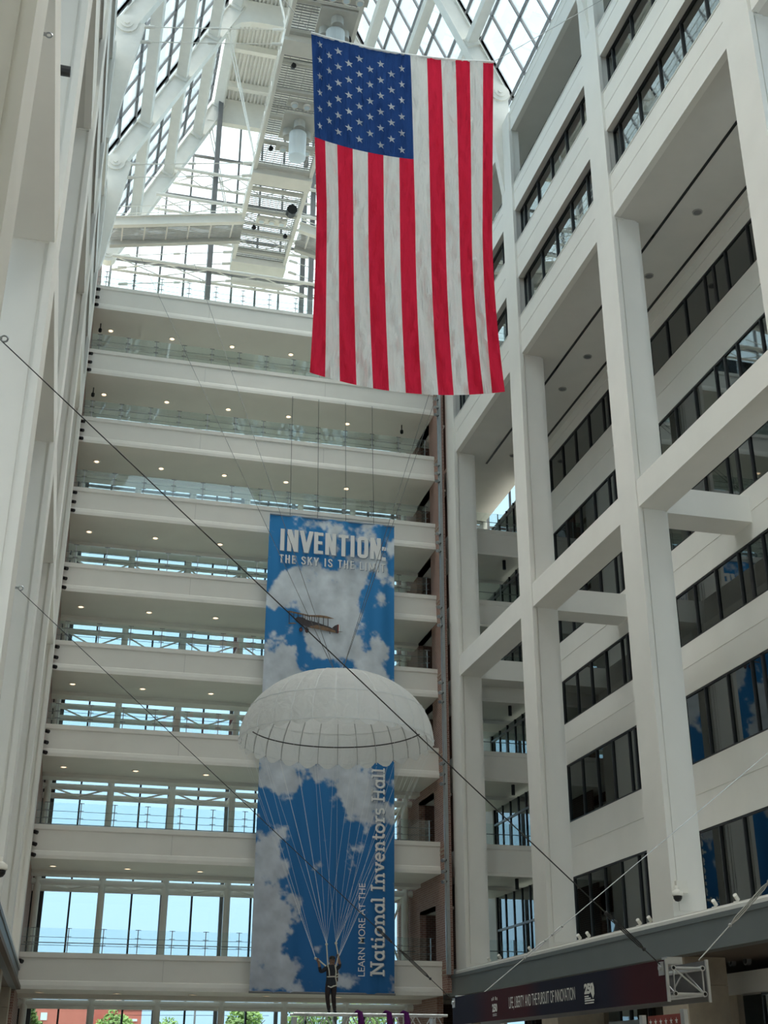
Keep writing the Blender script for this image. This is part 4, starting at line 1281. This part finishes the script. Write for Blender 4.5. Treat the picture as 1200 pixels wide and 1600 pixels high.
MB().path([(CXp + (RX * .93) * math.cos(th), PY + (RX * .93) * math.sin(th), CZp + .62) for th in [math.radians(182 - 0 + 1.6 * k) - math.pi for k in range(111)]], .022, 5).build('skirt_rope', M['cable'], par)

# suspension lines gather into four risers
jx, jz = onY(517, 1500, PY)[0], 0
hubs = [onY(509, 1476, PY), onY(524.5, 1474, PY), onY(494, 1497, PY), onY(530, 1497, PY)]
hubs = [np.array(h) for h in hubs]; hubs[0][1] -= .12; hubs[1][1] -= .05; hubs[2][1] += .1; hubs[3][1] += .12
for k in range(NG):
    th = 2 * math.pi * k / NG
    rim = np.array(dome(1, th, 0)); rim[2] -= .05
    c, s_ = math.cos(th), math.sin(th)
    if c < -.55: h = 2 if s_ > -.3 else 0
    elif c > .55: h = 3 if s_ > -.3 else 1
    else: h = 0 if c < 0 else 1
    MB().tube(tuple(rim), tuple(hubs[h]), .0036, 4).build('suspension_line', M['cord'], par)

HUM_Z0 = onY(517, 1582, PY)[2]
HX = onY(516.5, 1582, PY)[0]
SC = (onY(518, 1495, PY)[2] - HUM_Z0) / 1.66
person = thing('person', (HX, PY, HUM_Z0), 'jumper figure in dark clothing and cap holding the parachute risers with raised arms', 'person')


def hp(x, y, z):
    return Vector((x * SC, y * SC, z * SC))


# skeleton: x to the viewer's right, y away, z up (figure faces the viewer, turned a little left)
J = {}
E_ = []; Rd = {}


def joint(n, p, r, parent=None):
    J[n] = p; Rd[n] = r
    if parent: E_.append((parent, n))


joint('pelvis', (.0, 0, .86), (.135, .105))
joint('waist', (.0, .0, 1.02), (.125, .10), 'pelvis'); joint('chest', (.01, .0, 1.22), (.155, .115), 'waist'); joint('collar', (.02, .0, 1.36), (.10, .085), 'chest')
joint('neck', (.02, -.01, 1.43), (.055, .055), 'collar'); joint('jaw', (.015, -.025, 1.49), (.068, .075), 'neck'); joint('brow', (.02, -.015, 1.575), (.078, .092), 'jaw'); joint('crown', (.025, -.005, 1.635), (.060, .070), 'brow')
for s_, n, kn, an, toe in ((-1, 'l', (-.13, -.07, .46), (-.05, .02, .06), (-.07, -.13, .0)), (1, 'r', (.07, -.09, .44), (.13, .0, .05), (.13, -.15, -.01))):
    joint('hip' + n, (.085 * s_, 0, .78), (.092, .092), 'pelvis'); joint('thigh' + n, ((.085 * s_ + kn[0]) / 2, kn[1] / 2, .62), (.078, .08), 'hip' + n)
    joint('knee' + n, kn, (.056, .058), 'thigh' + n); joint('calf' + n, ((kn[0] + an[0]) / 2, .0, .28), (.054, .056), 'knee' + n)
    joint('ankle' + n, an, (.04, .042), 'calf' + n); joint('toe' + n, toe, (.036, .036), 'ankle' + n)
for s_, n, el, wr in ((-1, 'l', (-.36, -.06, 1.18), (-.44, -.12, 1.47)), (1, 'r', (.28, -.05, 1.36), (.20, -.14, 1.60))):
    joint('sh' + n, (.16 * s_ + .01, 0, 1.32), (.068, .068), 'collar'); joint('el' + n, el, (.047, .047), 'sh' + n)
    joint('fore' + n, tuple((np.array(el) * .6 + np.array(wr) * .4)), (.043, .043), 'el' + n); joint('wr' + n, wr, (.028, .03), 'fore' + n)
    d = np.array(wr) - np.array(el); d /= np.linalg.norm(d)
    sd = np.array([.85, -.5, 0.]) * (1 if n == 'l' else 1); sd -= d * sd.dot(d); sd /= np.linalg.norm(sd)
    fw = np.cross(d, sd)
    pm = np.array(wr) + d * .06; joint('palm' + n, tuple(pm), (.040, .022), 'wr' + n)
    for q, (off, ln) in enumerate(((-.033, .85), (-.011, 1.0), (.011, .95), (.033, .72))):
        b0 = pm + d * .04 + sd * off; b1 = b0 + d * .035 * ln - fw * .012; b2 = b1 + d * .012 * ln - fw * .032 * ln; b3 = b2 - d * .022 * ln - fw * .01
        joint('f%d0' % q + n, tuple(b0), (.010, .010), 'palm' + n); joint('f%d1' % q + n, tuple(b1), (.010, .010), 'f%d0' % q + n)
        joint('f%d2' % q + n, tuple(b2), (.009, .009), 'f%d1' % q + n); joint('f%d3' % q + n, tuple(b3), (.008, .008), 'f%d2' % q + n)
    t0 = pm - d * .02 - sd * .04; t1 = t0 + d * .035 - sd * .02 - fw * .02; t2 = t1 + d * .025 - fw * .025
    joint('t0' + n, tuple(t0), (.012, .012), 'palm' + n); joint('t1' + n, tuple(t1), (.011, .011), 't0' + n); joint('t2' + n, tuple(t2), (.009, .009), 't1' + n)
names = list(J)
me = bpy.data.meshes.new('body'); me.from_pydata([tuple(hp(*J[n])) for n in names], [(names.index(a_), names.index(b_)) for a_, b_ in E_], [])
body = bpy.data.objects.new('body', me); COL.objects.link(body); body.parent = person
sk = body.modifiers.new('skin', 'SKIN'); sk.use_smooth_shade = True
for i, n in enumerate(names):
    v = me.skin_vertices[0].data[i]; bk = 1.32 if len(n) > 2 and n[0] not in 'ft' or n.startswith('thigh') or n.startswith('fore') else 1.0
    v.radius = (Rd[n][0] * SC * bk, Rd[n][1] * SC * bk); v.use_root = (n == 'pelvis')
ss = body.modifiers.new('sub', 'SUBSURF'); ss.levels = 1; ss.render_levels = 1
bpy.context.view_layer.update()
me2 = bpy.data.meshes.new_from_object(body.evaluated_get(bpy.context.evaluated_depsgraph_get()))
body.modifiers.clear(); body.data = me2
for m_ in ('suit', 'trouser', 'skin', 'black'):
    me2.materials.append(M[m_])
wrl, wrr = Vector(hp(*J['forel'])), Vector(hp(*J['forer']))
for p in me2.polygons:
    c = p.center / SC
    mi = 0
    if c.z < .80: mi = 1
    if c.z < .12: mi = 3
    if c.z > 1.415 and abs(c.x - .02) < .12: mi = 2
    if (c.x < -.25 and c.z > 1.33) or (c.z > 1.45 and c.x > .16): mi = 2
    p.material_index = mi


def hmb(): return MB(lambda x, y, z: (HX + x * SC, PY + y * SC, HUM_Z0 + z * SC))


hmb().lathe([(.088, .0), (.102, .03), (.100, .07), (.075, .11), (.03, .125)], (.022, -.008, 1.565), 14).build('cap', M['black'], person, smooth=True)
mb = hmb(); mb.add([(-.05, -.10, 1.575), (.09, -.10, 1.575), (.07, -.17, 1.56), (-.03, -.17, 1.56), (-.05, -.10, 1.588), (.09, -.10, 1.588), (.07, -.17, 1.572), (-.03, -.17, 1.572)], [(0, 1, 2, 3), (7, 6, 5, 4), (0, 4, 5, 1), (1, 5, 6, 2), (2, 6, 7, 3), (3, 7, 4, 0)]); mb.build('cap_peak', M['black'], person)
mb = hmb(); mb.path([(-.0, -.115, 1.505), (.02, -.135, 1.50), (.035, -.115, 1.51)], .014, 6); mb.path([(.018, -.10, 1.55), (.016, -.125, 1.515)], .012, 6); mb.build('nose', M['skin'], person)
for x in (-.065, .105):
    hmb().ball((x, .0, 1.53), .022, 8, 0, 1.5).build('ear', M['skin'], person)
mb = hmb(); mb.path([(-.012, -.112, 1.478), (.02, -.118, 1.474), (.045, -.110, 1.479)], .006, 5); mb.build('mouth', M['pack'], person)
mb = hmb(); [mb.ball((x, -.098, 1.553), .011, 8) for x in (-.014, .05)]; mb.build('eyes', M['black'], person)
hs = hmb()
hs.path([(-.125, -.09, 1.36), (-.10, -.135, 1.22), (-.085, -.13, 1.08)], .018, 6)
hs.path([(.10, -.09, 1.40), (.125, -.14, 1.22), (.11, -.14, 1.03), (.155, -.10, .90), (.17, -.05, .80)], .02, 6)
hs.path([(-.135, -.03, 1.055), (-.10, -.11, 1.05), (.0, -.13, 1.055), (.10, -.115, 1.06), (.14, -.03, 1.06)], .02, 6)
hs.path([(-.17, .0, .79), (-.11, -.10, .765), (-.02, -.105, .735), (.06, -.12, .775), (.16, -.08, .80), (.18, 0, .80)], .022, 6)
hs.build('harness', M['strap'], person)
mb = hmb(); mb.extrude([(.06, .08), (.24, .10), (.27, .22), (.08, .26)], lambda u, v, t: (u, v, t), .93, 1.33); mb.build('backpack', M['pack'], person)
mb = hmb()
for z in (1.06, 1.14): mb.path([(.12, -.11, z - .03), (.21, -.02, z), (.26, .1, z + .03)], .016, 6)
mb.build('pack_strap', M['strap'], person)
# boots
for n in ('l', 'r'):
    a_, t_ = J['ankle' + n], J['toe' + n]
    mb = hmb(); mb.path([(a_[0], a_[1] + .05, a_[2] - .03), (a_[0], a_[1] - .04, a_[2] - .03), (t_[0], t_[1] - .03, t_[2])], [.04, .046, .034], 8)
    mb.tube((a_[0], a_[1], a_[2] + .14), (a_[0], a_[1], a_[2] - .02), .052, 8, 0, .048); mb.build('boot', M['black'], person)
rs = []
for h, foot in ((0, (-.13, -.09, 1.34)), (1, (.13, -.07, 1.36)), (2, (-.13, -.02, 1.33)), (3, (.15, .0, 1.40))):
    q = (HX + foot[0] * SC, PY + foot[1] * SC, HUM_Z0 + foot[2] * SC)
    wr_ = J['palml'] if h == 2 else (J['palmr'] if h == 1 else None)
    pts = [tuple(hubs[h])]
    if wr_ is not None: pts.append((HX + wr_[0] * SC, PY + wr_[1] * SC - .02, HUM_Z0 + (wr_[2] + .02) * SC))
    pts.append(q)
    mb = MB(); mb.path(pts, .022, 6); mb.ball(tuple(hubs[h]), .045, 8); mb.build('riser', M['strap'], par)
apx = (CXp, PY, CZp + HT - .03)
for lab, tgt in (('left outer', onY(212, 385, 60)), ('left inner', onY(292, 378, 60)), ('right inner', onY(688, 560, 55)), ('right outer', onY(702, 560, 55))):
    cable('parachute_cable', [(apx[0] + (-.05 if 'left' in lab else .12), PY, apx[2]), tuple(tgt)], .010, 'thin dark cable from the parachute top to the roof, %s one' % lab, 'cable', 'parachute cables')

# ------------------------------------------------------------------ hanging truss with the red and blue sign
TX0, TX1, TN, TF, TZ0, TZ1 = 7.88, 8.42, 16.0, 25.6, .90, 1.32
tr = thing('box_truss', ((TX0 + TX1) / 2, (TN + TF) / 2, TZ0), 'square aluminium box truss hung on cables, carrying the LIFE, LIBERTY sign', 'truss')
ch = [(TX0 + .07, TZ1 - .05), (TX1 - .05, TZ1 - .05), (TX0 + .07, TZ0 + .05), (TX1 - .05, TZ0 + .05)]
for x, z in ch:
    MB().tube((x, TN, z), (x, TF, z), .028, 10).build('chord', M['alu'], tr)
    MB().tube((x, TN - .012, z), (x, TN + .02, z), .036, 10).build('coupler', M['alu'], tr)
    MB().tube((x, TN - .015, z), (x, TN - .011, z), .022, 10).build('coupler_socket', M['black'], tr)
mb = MB()
n = 18
for k in range(n):
    y0 = TN + (TF - TN) * k / n; y1 = TN + (TF - TN) * (k + 1) / n
    a, b = (y0, y1) if k % 2 else (y1, y0)
    for (x0_, z0_), (x1_, z1_) in ((ch[0], ch[2]), (ch[1], ch[3]), (ch[0], ch[1]), (ch[2], ch[3])):
        mb.tube((x0_, a, z0_), (x1_, b, z1_), .012, 5)
for y in (TN + .01,):
    mb.tube((ch[0][0], y, ch[0][1]), (ch[1][0], y, ch[1][1]), .016, 6); mb.tube((ch[2][0], y, ch[2][1]), (ch[3][0], y, ch[3][1]), .016, 6)
    mb.tube((ch[0][0], y, ch[0][1]), (ch[2][0], y, ch[2][1]), .012, 6); mb.tube((ch[1][0], y, ch[1][1]), (ch[3][0], y, ch[3][1]), .012, 6)
    mb.tube((ch[0][0], y, ch[0][1]), (ch[3][0], y, ch[3][1]), .012, 6)
mb.build('lattice', M['alu'], tr)
for y in (TN + .12, TF - .1):
    mb = MB(); mb.box(7.9, 8.12, y - .06, y + .1, TZ1, TZ1 + .09); mb.box(7.83, 7.9, y - .08, y + .08, TZ1 - .14, TZ1 + .03); mb.tube((7.83, y, TZ1 - .05), (7.80, y, TZ1 - .05), .035, 8)
    mb.build('lifting_clamp', M['alu'], tr)
sg = thing('hanging_sign', (7.85, (TN + TF) / 2, TZ0), 'long navy and dark red sign reading LIFE, LIBERTY AND THE PURSUIT OF INNOVATION', 'sign')
NY = 120
mb = MB(); ys = [TN + (TF - TN) * k / NY for k in range(NY + 1)]
vs = []; cols_ = []
navy = np.array([.008, .009, .028]); red = np.array([.050, .005, .012])


def signcol(y):
    # printed colour bands, far end first
    k = [(25.6, 0), (24.3, 0), (23.2, 1), (21.4, 1), (20.6, 0), (18.0, 0), (17.0, 1), (16.0, 1)]
    ys_ = [a_ for a_, _ in k][::-1]; vs_ = [b_ for _, b_ in k][::-1]
    return float(np.interp(y, ys_, vs_))


for y in ys:
    for x, z in ((7.84, TZ0 - .04), (7.84, TZ1 + .05), (7.86, TZ1 + .05), (7.86, TZ0 - .04)):
        vs.append((x, y, z)); c = navy + (red - navy) * signcol(y); cols_.append((*c, 1))
fs = []
for k in range(NY):
    for j in range(4):
        fs.append((k * 4 + j, k * 4 + (j + 1) % 4, (k + 1) * 4 + (j + 1) % 4, (k + 1) * 4 + j))
fs += [(0, 1, 2, 3), tuple(NY * 4 + j for j in (3, 2, 1, 0))]
mb.add(vs, fs)
board = mb.build('board', M['print'], sg)
ca = board.data.color_attributes.new('print', 'FLOAT_COLOR', 'POINT'); ca.data.foreach_set('color', np.array(cols_, np.float32).ravel())
MB().box(8.42, 8.44, TN, TF, TZ0 - .04, TZ1 + .05).build('rear_board', M['mull'], sg)
for x in (7.845, 8.43):
    MB().box(x - .018, x + .018, TN - .03, TN, TZ0 - .05, TZ1 + .06).build('edge_strip', M['alu'], sg)


def onsign(u, v): return (7.832, u, v)


zm = (TZ0 + TZ1) / 2
text_mesh('LIFE, LIBERTY AND THE PURSUIT OF INNOVATION', onsign, M['white_print'], sg, 'slogan', .0, (22.2, 19.15, zm - .115, zm + .10), 1.0)['label'] = 'white slogan lettering'
text_mesh('250', onsign, M['white_print'], sg, 'far_emblem', .05, (23.12, 22.84, zm - .11, zm + .03), 1.0)
mb = MB()
for a in (-50, -20, 20, 50):
    r_ = math.radians(a); c0 = (22.98, zm + .07)
    mb.box(7.831, 7.833, c0[0] - .18 * math.sin(r_) - .015, c0[0] - .18 * math.sin(r_) + .015, c0[1] + .02 * math.cos(r_), c0[1] + .02 + .06 * math.cos(r_))
for k, z in enumerate((-.15, -.175)): mb.box(7.831, 7.833, 22.88, 23.1, zm + z, zm + z + .010)
mb.build('far_emblem_rays', M['white_print'], sg)
text_mesh('250', onsign, M['white_print'], sg, 'near_emblem', .06, (18.78, 18.42, zm - .03, zm + .12), .9)
mb = MB()
for z, a, b in ((-.07, 18.62, 18.78), (-.10, 18.55, 18.78), (-.13, 18.42, 18.78), (-.165, 18.44, 18.78)): mb.box(7.831, 7.833, a, b, zm + z, zm + z + .018)
prof = [(18.44, .13), (18.40, .06), (18.40, -.04), (18.46, -.10), (18.52, -.03)]
mb.add([(7.8315, y, zm + z) for y, z in prof], [tuple(range(5))])
mb.build('near_emblem_lines', M['white_print'], sg, closed=False)

tb = [(-2.3, .5), (-1.5, .35)]
cable('truss_cable', [tuple(left_xf(0, 16.1, 9.55)), (7.82, TN + .12, TZ1 + .0)], .009, 'steel cable from the left wall to the near end of the sign truss', 'cable', 'truss cables', [(-.95, .16), (-.78, .5)])
cable('truss_cable', [tuple(left_xf(0, 26.6, 9.6)), (7.82, TF - .1, TZ1 + .0)], .008, 'steel cable from the left wall to the far end of the sign truss', 'cable', 'truss cables', [(-2.0, .35), (-1.4, .8)])
cable('truss_cable', [(17.42, 16.2, 9.4), (8.4, TN + .14, TZ1 + .06)], .009, 'steel cable from the right wall to the near end of the sign truss', 'cablelight', 'truss cables', [(-2.2, .3), (-1.6, .9)])
cable('truss_cable', [(17.42, 26.1, 8.05), (8.35, TF - .1, TZ1 + .06)], .009, 'steel cable from the right wall to the far end of the sign truss', 'cablelight', 'truss cables', [(-2.4, .3), (-1.9, .6)])
for lab, p in (('upper hook on the near left column', left_xf(0, 16.0, 15.2)), ('cable eye on the near left column', left_xf(0, 16.1, 9.55)), ('cable eye on the second left column', left_xf(0, 26.6, 9.6))):
    mb = MB(); mb.tube((p[0] - .15, p[1], p[2]), (p[0] + .05, p[1], p[2]), .03, 6)
    mb.path([(p[0] + .08 + .05 * math.cos(t), p[1], p[2] + .05 * math.sin(t)) for t in [k * .6283 for k in range(11)]], .015, 5)
    tag(mb.build('wall_hook', M['steel']), 'small steel ' + lab, 'hook')

# second truss across the bottom with purple cloths
t2 = thing('stage_truss', (6.3, 26.1, -1.6), 'aluminium stage truss crossing the bottom of the view, tied with purple cloths', 'truss')
for y in (26.0, 26.4):
    for z in (1.05, .70):
        MB().tube((4.7, y, z), (7.85, y, z), .028, 8).build('chord', M['alu'], t2)
mb = MB()
for k in range(14):
    a = 4.75 + 3.1 * k / 14; b = a + 3.1 / 14
    for y in (26.0, 26.4):
        mb.tube((a, y, 1.05 if k % 2 else .70), (b, y, .70 if k % 2 else 1.05), .012, 5)
mb.build('lattice', M['alu'], t2)
for x in (4.75, 7.6):
    MB().box(x - .04, x + .04, 26.1, 26.3, -1.6, 1.0).build('upright', M['alu'], t2)
for k, x in enumerate((6.03, 6.62, 6.98)):
    mb = MB(); mb.path([(x, 25.95, 1.10), (x + .02, 25.93, .9), (x - .02, 25.94, .72), (x, 25.95, .5)], [.05, .065, .07, .04], 8)
    mb.path([(x, 25.95, 1.08), (x, 26.2, 1.11), (x, 26.42, 1.06)], .04, 6)
    tag(mb.build('cloth', M['purple']), '%s purple cloth from the left tied over the stage truss' % ORD[k], 'cloth', 'purple cloths on the stage truss')
t = thing('stage_light', (4.9, 26.0, .6), 'dark lamp clamped under the left end of the stage truss', 'spotlight')
MB().box(4.72, 5.05, 25.85, 26.1, .70, .80).build('clamp', M['black'], t); MB().tube((4.9, 25.85, .6), (4.9, 26.1, .66), .1, 10).build('head', M['black'], t)
# small lower signs at the right
for nm, px0, px1, pz, m_, lab in (('sign_panel', 1012, 1064, 1588, 'fred', 'small dark red star banner below the truss sign'), ('sign_panel', 951, 1000, 1597, 'fblue', 'small navy banner edge below the truss sign')):
    p = onX(px0, pz, 9.5); q = onX(px1, pz, 9.5)
    t = thing(nm, (9.5, q[1], -.6), lab, 'sign', None)
    MB().box(9.5, 9.53, q[1], p[1], -.3, p[2]).build('board', M['plane_red' if m_ == 'fred' else 'fascia'], t)
    MB().box(9.49, 9.56, q[1] - .12, q[1], -.6, p[2] + .06).build('stand_post', M['alu'], t)
    if m_ == 'fred':
        for k in range(6):
            y = p[1] + (q[1] - p[1]) * (k + .6) / 6.4; z = p[2] - .10
            mb = MB(); vs = [(9.492, y, z)] + [(9.492, y - (.055 if j % 2 == 0 else .022) * math.sin(j * .6283), z + (.055 if j % 2 == 0 else .022) * math.cos(j * .6283)) for j in range(10)]
            mb.add(vs, [(0, 1 + j, 1 + (j + 1) % 10) for j in range(10)]); mb.build('star', M['white_print'], t, closed=False)

# ------------------------------------------------------------------ cameras and ledge floodlights
for lab, c, sgn in (('white dome security camera on the third right column from the far end', (XR + .16, COLS[3][0] - .05, 4.85), 0), ('white dome security camera on the second left column', (-1.40, 30.2, 4.25), 1)):
    t = thing('security_camera', c, lab, 'security camera', 'dome security cameras')
    x, y, z = c
    if sgn == 0: MB().box(x - .05, x + .30, y - .08, y + .05, z - .02, z + .32).build('junction_box', M['white'], t)
    else: MB().box(x - .25, x + .0, y - .1, y + .1, z - .02, z + .28).build('junction_box', M['white'], t)
    MB().path([(x + (.0 if sgn == 0 else -.1), y - .02, z + .12), (x - .14 + .2 * sgn, y - .2, z + .12), (x - .14 + .2 * sgn, y - .25, z)], .05, 8).build('arm', M['white'], t)
    cc = (x - .14 + .2 * sgn, y - .25, z - .02)
    MB().lathe([(.06, .06), (.15, .0), (.16, -.1), (.15, -.12)], cc, 16).build('housing', M['white'], t, smooth=True)
    MB().lathe([(.13, -.12), (.12, -.20), (.08, -.26), (.02, -.28)], cc, 16).build('dome', M['black'], t, smooth=True)
ledge = [(1116, 1404, 'right of the two on the sill before the nearest window', 1), (1150, 1393, 'under', 0)]
fx = [((XR + .12, 17.55 / .540, 4.15), 'first'), ((XR + .12, 17.55 / .561, 4.15), 'second'), ((XR + .12, 17.55 / .469, 4.15), 'a'), ((XR + .12, 17.55 / .479, 4.15), 'b'),
      ((XR + .12, 17.55 / .423, 4.15), 'c'), ((XR + .12, 17.55 / .415, 4.15), 'd'), ((XR + .12, 17.55 / .337, 4.15), 'e'), ((XR + .12, 17.55 / .346, 4.15), 'f'), ((XR + .12, 17.55 / .372, 4.15), 'g'),
      ((XR + .5, 17.95 / .573, 18.28), 'h'), ((XR + .5, 17.95 / .429, 18.28), 'i'), ((XR + .5, 17.95 / .343, 18.28), 'j')]
labs = ['white floodlight on the right sill just beside the column with the dome camera', 'nearest white floodlight on the right sill, under the big blue window', 'white floodlight on the right sill, farther of two past the dome camera', 'white floodlight on the right sill, nearer of two past the dome camera',
        'nearer of two floodlights by the right column second from the far end', 'farther of two floodlights by the right column second from the far end', 'farthest white floodlight on the right sill beside the farthest column', 'second farthest white floodlight on the right sill',
        'white floodlight on the right sill in front of the glazed gallery door', 'white floodlight on top of the nearest right tie beam', 'white floodlight on top of the middle right tie beam', 'white floodlight on top of the farthest right tie beam']
f0 = None
for (c, _), lab in zip(fx, labs):
    if f0 is None:
        f0 = thing('floodlight', c, lab, 'floodlight', 'white floodlights on the right ledges')
        x, y, z = c
        MB().box(x - .07, x + .07, y - .07, y + .07, z, z + .04).build('base', M['white'], f0)
        MB().tube((x, y, z + .03), (x, y, z + .12), .025, 6).build('stem', M['white'], f0)
        MB().tube((x + .05, y + .03, z + .09), (x - .07, y - .05, z + .20), .06, 10).build('head', M['white'], f0)
    else:
        dup(f0, c, lab)
for k in range(3):
    p = onX(1122 + 24 * k, 1505 - 2 * k, XR + 2.38)
    t = thing('wall_lamp', tuple(p), '%s dark round lamp from the left on the pale inner beam by the stone pier' % ORD[k], 'lamp', 'round lamps on the inner beam')
    MB().tube((p[0] + .02, p[1], p[2]), (p[0] - .12, p[1], p[2]), .13, 14).build('shade', M['mull'], t); MB().tube((p[0] - .12, p[1], p[2]), (p[0] - .14, p[1], p[2]), .09, 12).build('lens', M['black'], t)
for k, (X, Y, Z) in enumerate([tuple(onY(103, 111, 22.6)), ]):
    mb = MB(); mb.tube((X - .2, Y, Z), (X + .1, Y, Z), .12, 10)
    tag(mb.build('wall_speaker', M['black']), 'small dark round fitting high on the left wall', 'speaker')
# loggia clutter: rail along the top right gallery
g0 = thing('gallery_rail', (XR + .5, 40, 38.62), 'glass rail with steel posts along the open top gallery on the right', 'railing')
for i in range(2, 5):
    y0 = COLS[i][1]; y1 = COLS[i + 1][0]
    MB().box(XR + .42, XR + .44, y0 + .1, y1 - .1, 38.6, 39.5).build('glass_panel', M['g_rail'], g0)
    for k in range(6):
        y = y0 + .5 + (y1 - y0 - 1) * k / 5; MB().tube((XR + .5, y, 38.6), (XR + .5, y, 39.6), .03, 6).build('rail_post', M['steel'], g0)

# ------------------------------------------------------------------ outside: brick buildings, trees, pole and wires
YB = 130.


def at(x, y, Y): return onY(x, y, Y)


def far_building(x0, x1, yt, Y, dep, lab, wins):
    p = at(x0, yt, Y); q = at(x1, yt, Y)
    t = thing('building', ((p[0] + q[0]) / 2, Y + dep / 2, -1.75), lab, 'building')
    MB().box(p[0], q[0], Y, Y + dep, -1.75, p[2]).build('wall', M['farbrick'], t)
    MB().box(p[0] - .1, q[0] + .1, Y - .1, Y + dep, p[2], p[2] + .35).build('coping', M['farconc'], t)
    for a, b, c, d in wins:
        u = at(a, b, Y); v = at(c, d, Y)
        MB().box(u[0], v[0], Y - .08, Y + .05, v[2], u[2]).build('window', M['lens'], t)
    return t


far_building(28, 137, 1569, 130, 25, 'long red brick building outside at the lower left, with one pale window', [(64, 1582, 73, 1594)])
far_building(146, 188, 1566, 150, 20, 'tall red brick block outside just right of the long brick building', [])
far_building(186, 222, 1577, 146, 18, 'lower red brick wing outside with dark openings, beside the tall brick block', [(200, 1592, 214, 1596)])


def tree(x, ytop, Y, rad, seed, lab, cx=None):
    r = random.Random(seed); p = at(x, ytop, Y); top = p[2]; h = top + 1.75
    t = thing('tree', (p[0], Y, -1.75), lab, 'tree', 'trees outside')
    mb = MB(); mb.path([(p[0], Y, -1.75), (p[0] + .2, Y, -1.75 + h * .35), (p[0], Y, top - h * .3)], [.22, .17, .08], 8)
    for k in range(7):
        a = r.random() * 6.28; z = -1.75 + h * (.3 + .35 * r.random()); mb.path([(p[0], Y, z), (p[0] + rad * .7 * math.cos(a), Y + rad * .7 * math.sin(a), z + h * .22)], [.07, .02], 5)
    mb.build('trunk', M['bark'], t)
    mb = MB(); cl_ = []
    for k in range(26):
        a = r.random() * 6.28; u = r.random() ** .5; v = r.random()
        cl_.append((p[0] + rad * u * math.cos(a) * (1 - .5 * v), Y + rad * u * math.sin(a) * (1 - .5 * v), top - h * .62 * (1 - v) - .5, rad * (.28 + .2 * r.random())))
    for k in range(2600):
        c = cl_[r.randrange(len(cl_))]
        d = Vector((r.gauss(0, 1), r.gauss(0, 1), r.gauss(0, 1))).normalized() * c[3] * (.6 + .4 * r.random())
        o = Vector(c[:3]) + d; s = .10 + .12 * r.random()
        e1 = Vector((r.gauss(0, 1), r.gauss(0, 1), r.gauss(0, .6))).normalized() * s; e2 = e1.orthogonal().normalized() * s * .6
        mb.add([tuple(o - e1), tuple(o + e2), tuple(o + e1), tuple(o - e2)], [(0, 1, 2, 3)])
    mb.build('foliage', M['leaf'], t, closed=False)


tree(182, 1578, 105, 1.8, 1, 'round green tree outside in front of the tall brick block')
tree(386, 1573, 100, 2.0, 2, 'green tree outside in the pane just left of the banner foot')
tree(500, 1562, 92, 3.0, 3, 'green tree outside behind the jumper figure')
tree(585, 1566, 92, 3.0, 4, 'green tree outside under the right half of the banner')
tree(262, 1592, 120, 2.0, 5, 'low green treetop outside left of the thin lamp pole')
tree(50, 1557, 78, 0.8, 6, 'leafy treetop outside at the far lower left corner pane')
p = at(306, 1560, 118)
mb = MB(); mb.tube((p[0], 118, -1.75), (p[0], 118, p[2]), .14, 8, 0, .08)
tag(mb.build('utility_pole', M['mull']), 'thin grey utility pole outside in the middle bottom pane', 'pole')
for k in range(3):
    a = at(170, 1574 + 6 * k, 120); b = at(420, 1569 + 9 * k, 120)
    tag(MB().tube(tuple(a), tuple(b), .025, 4).build('power_line', M['black']), '%s overhead wire from the top outside the bottom windows' % ORD[k], 'wire', 'overhead wires outside')
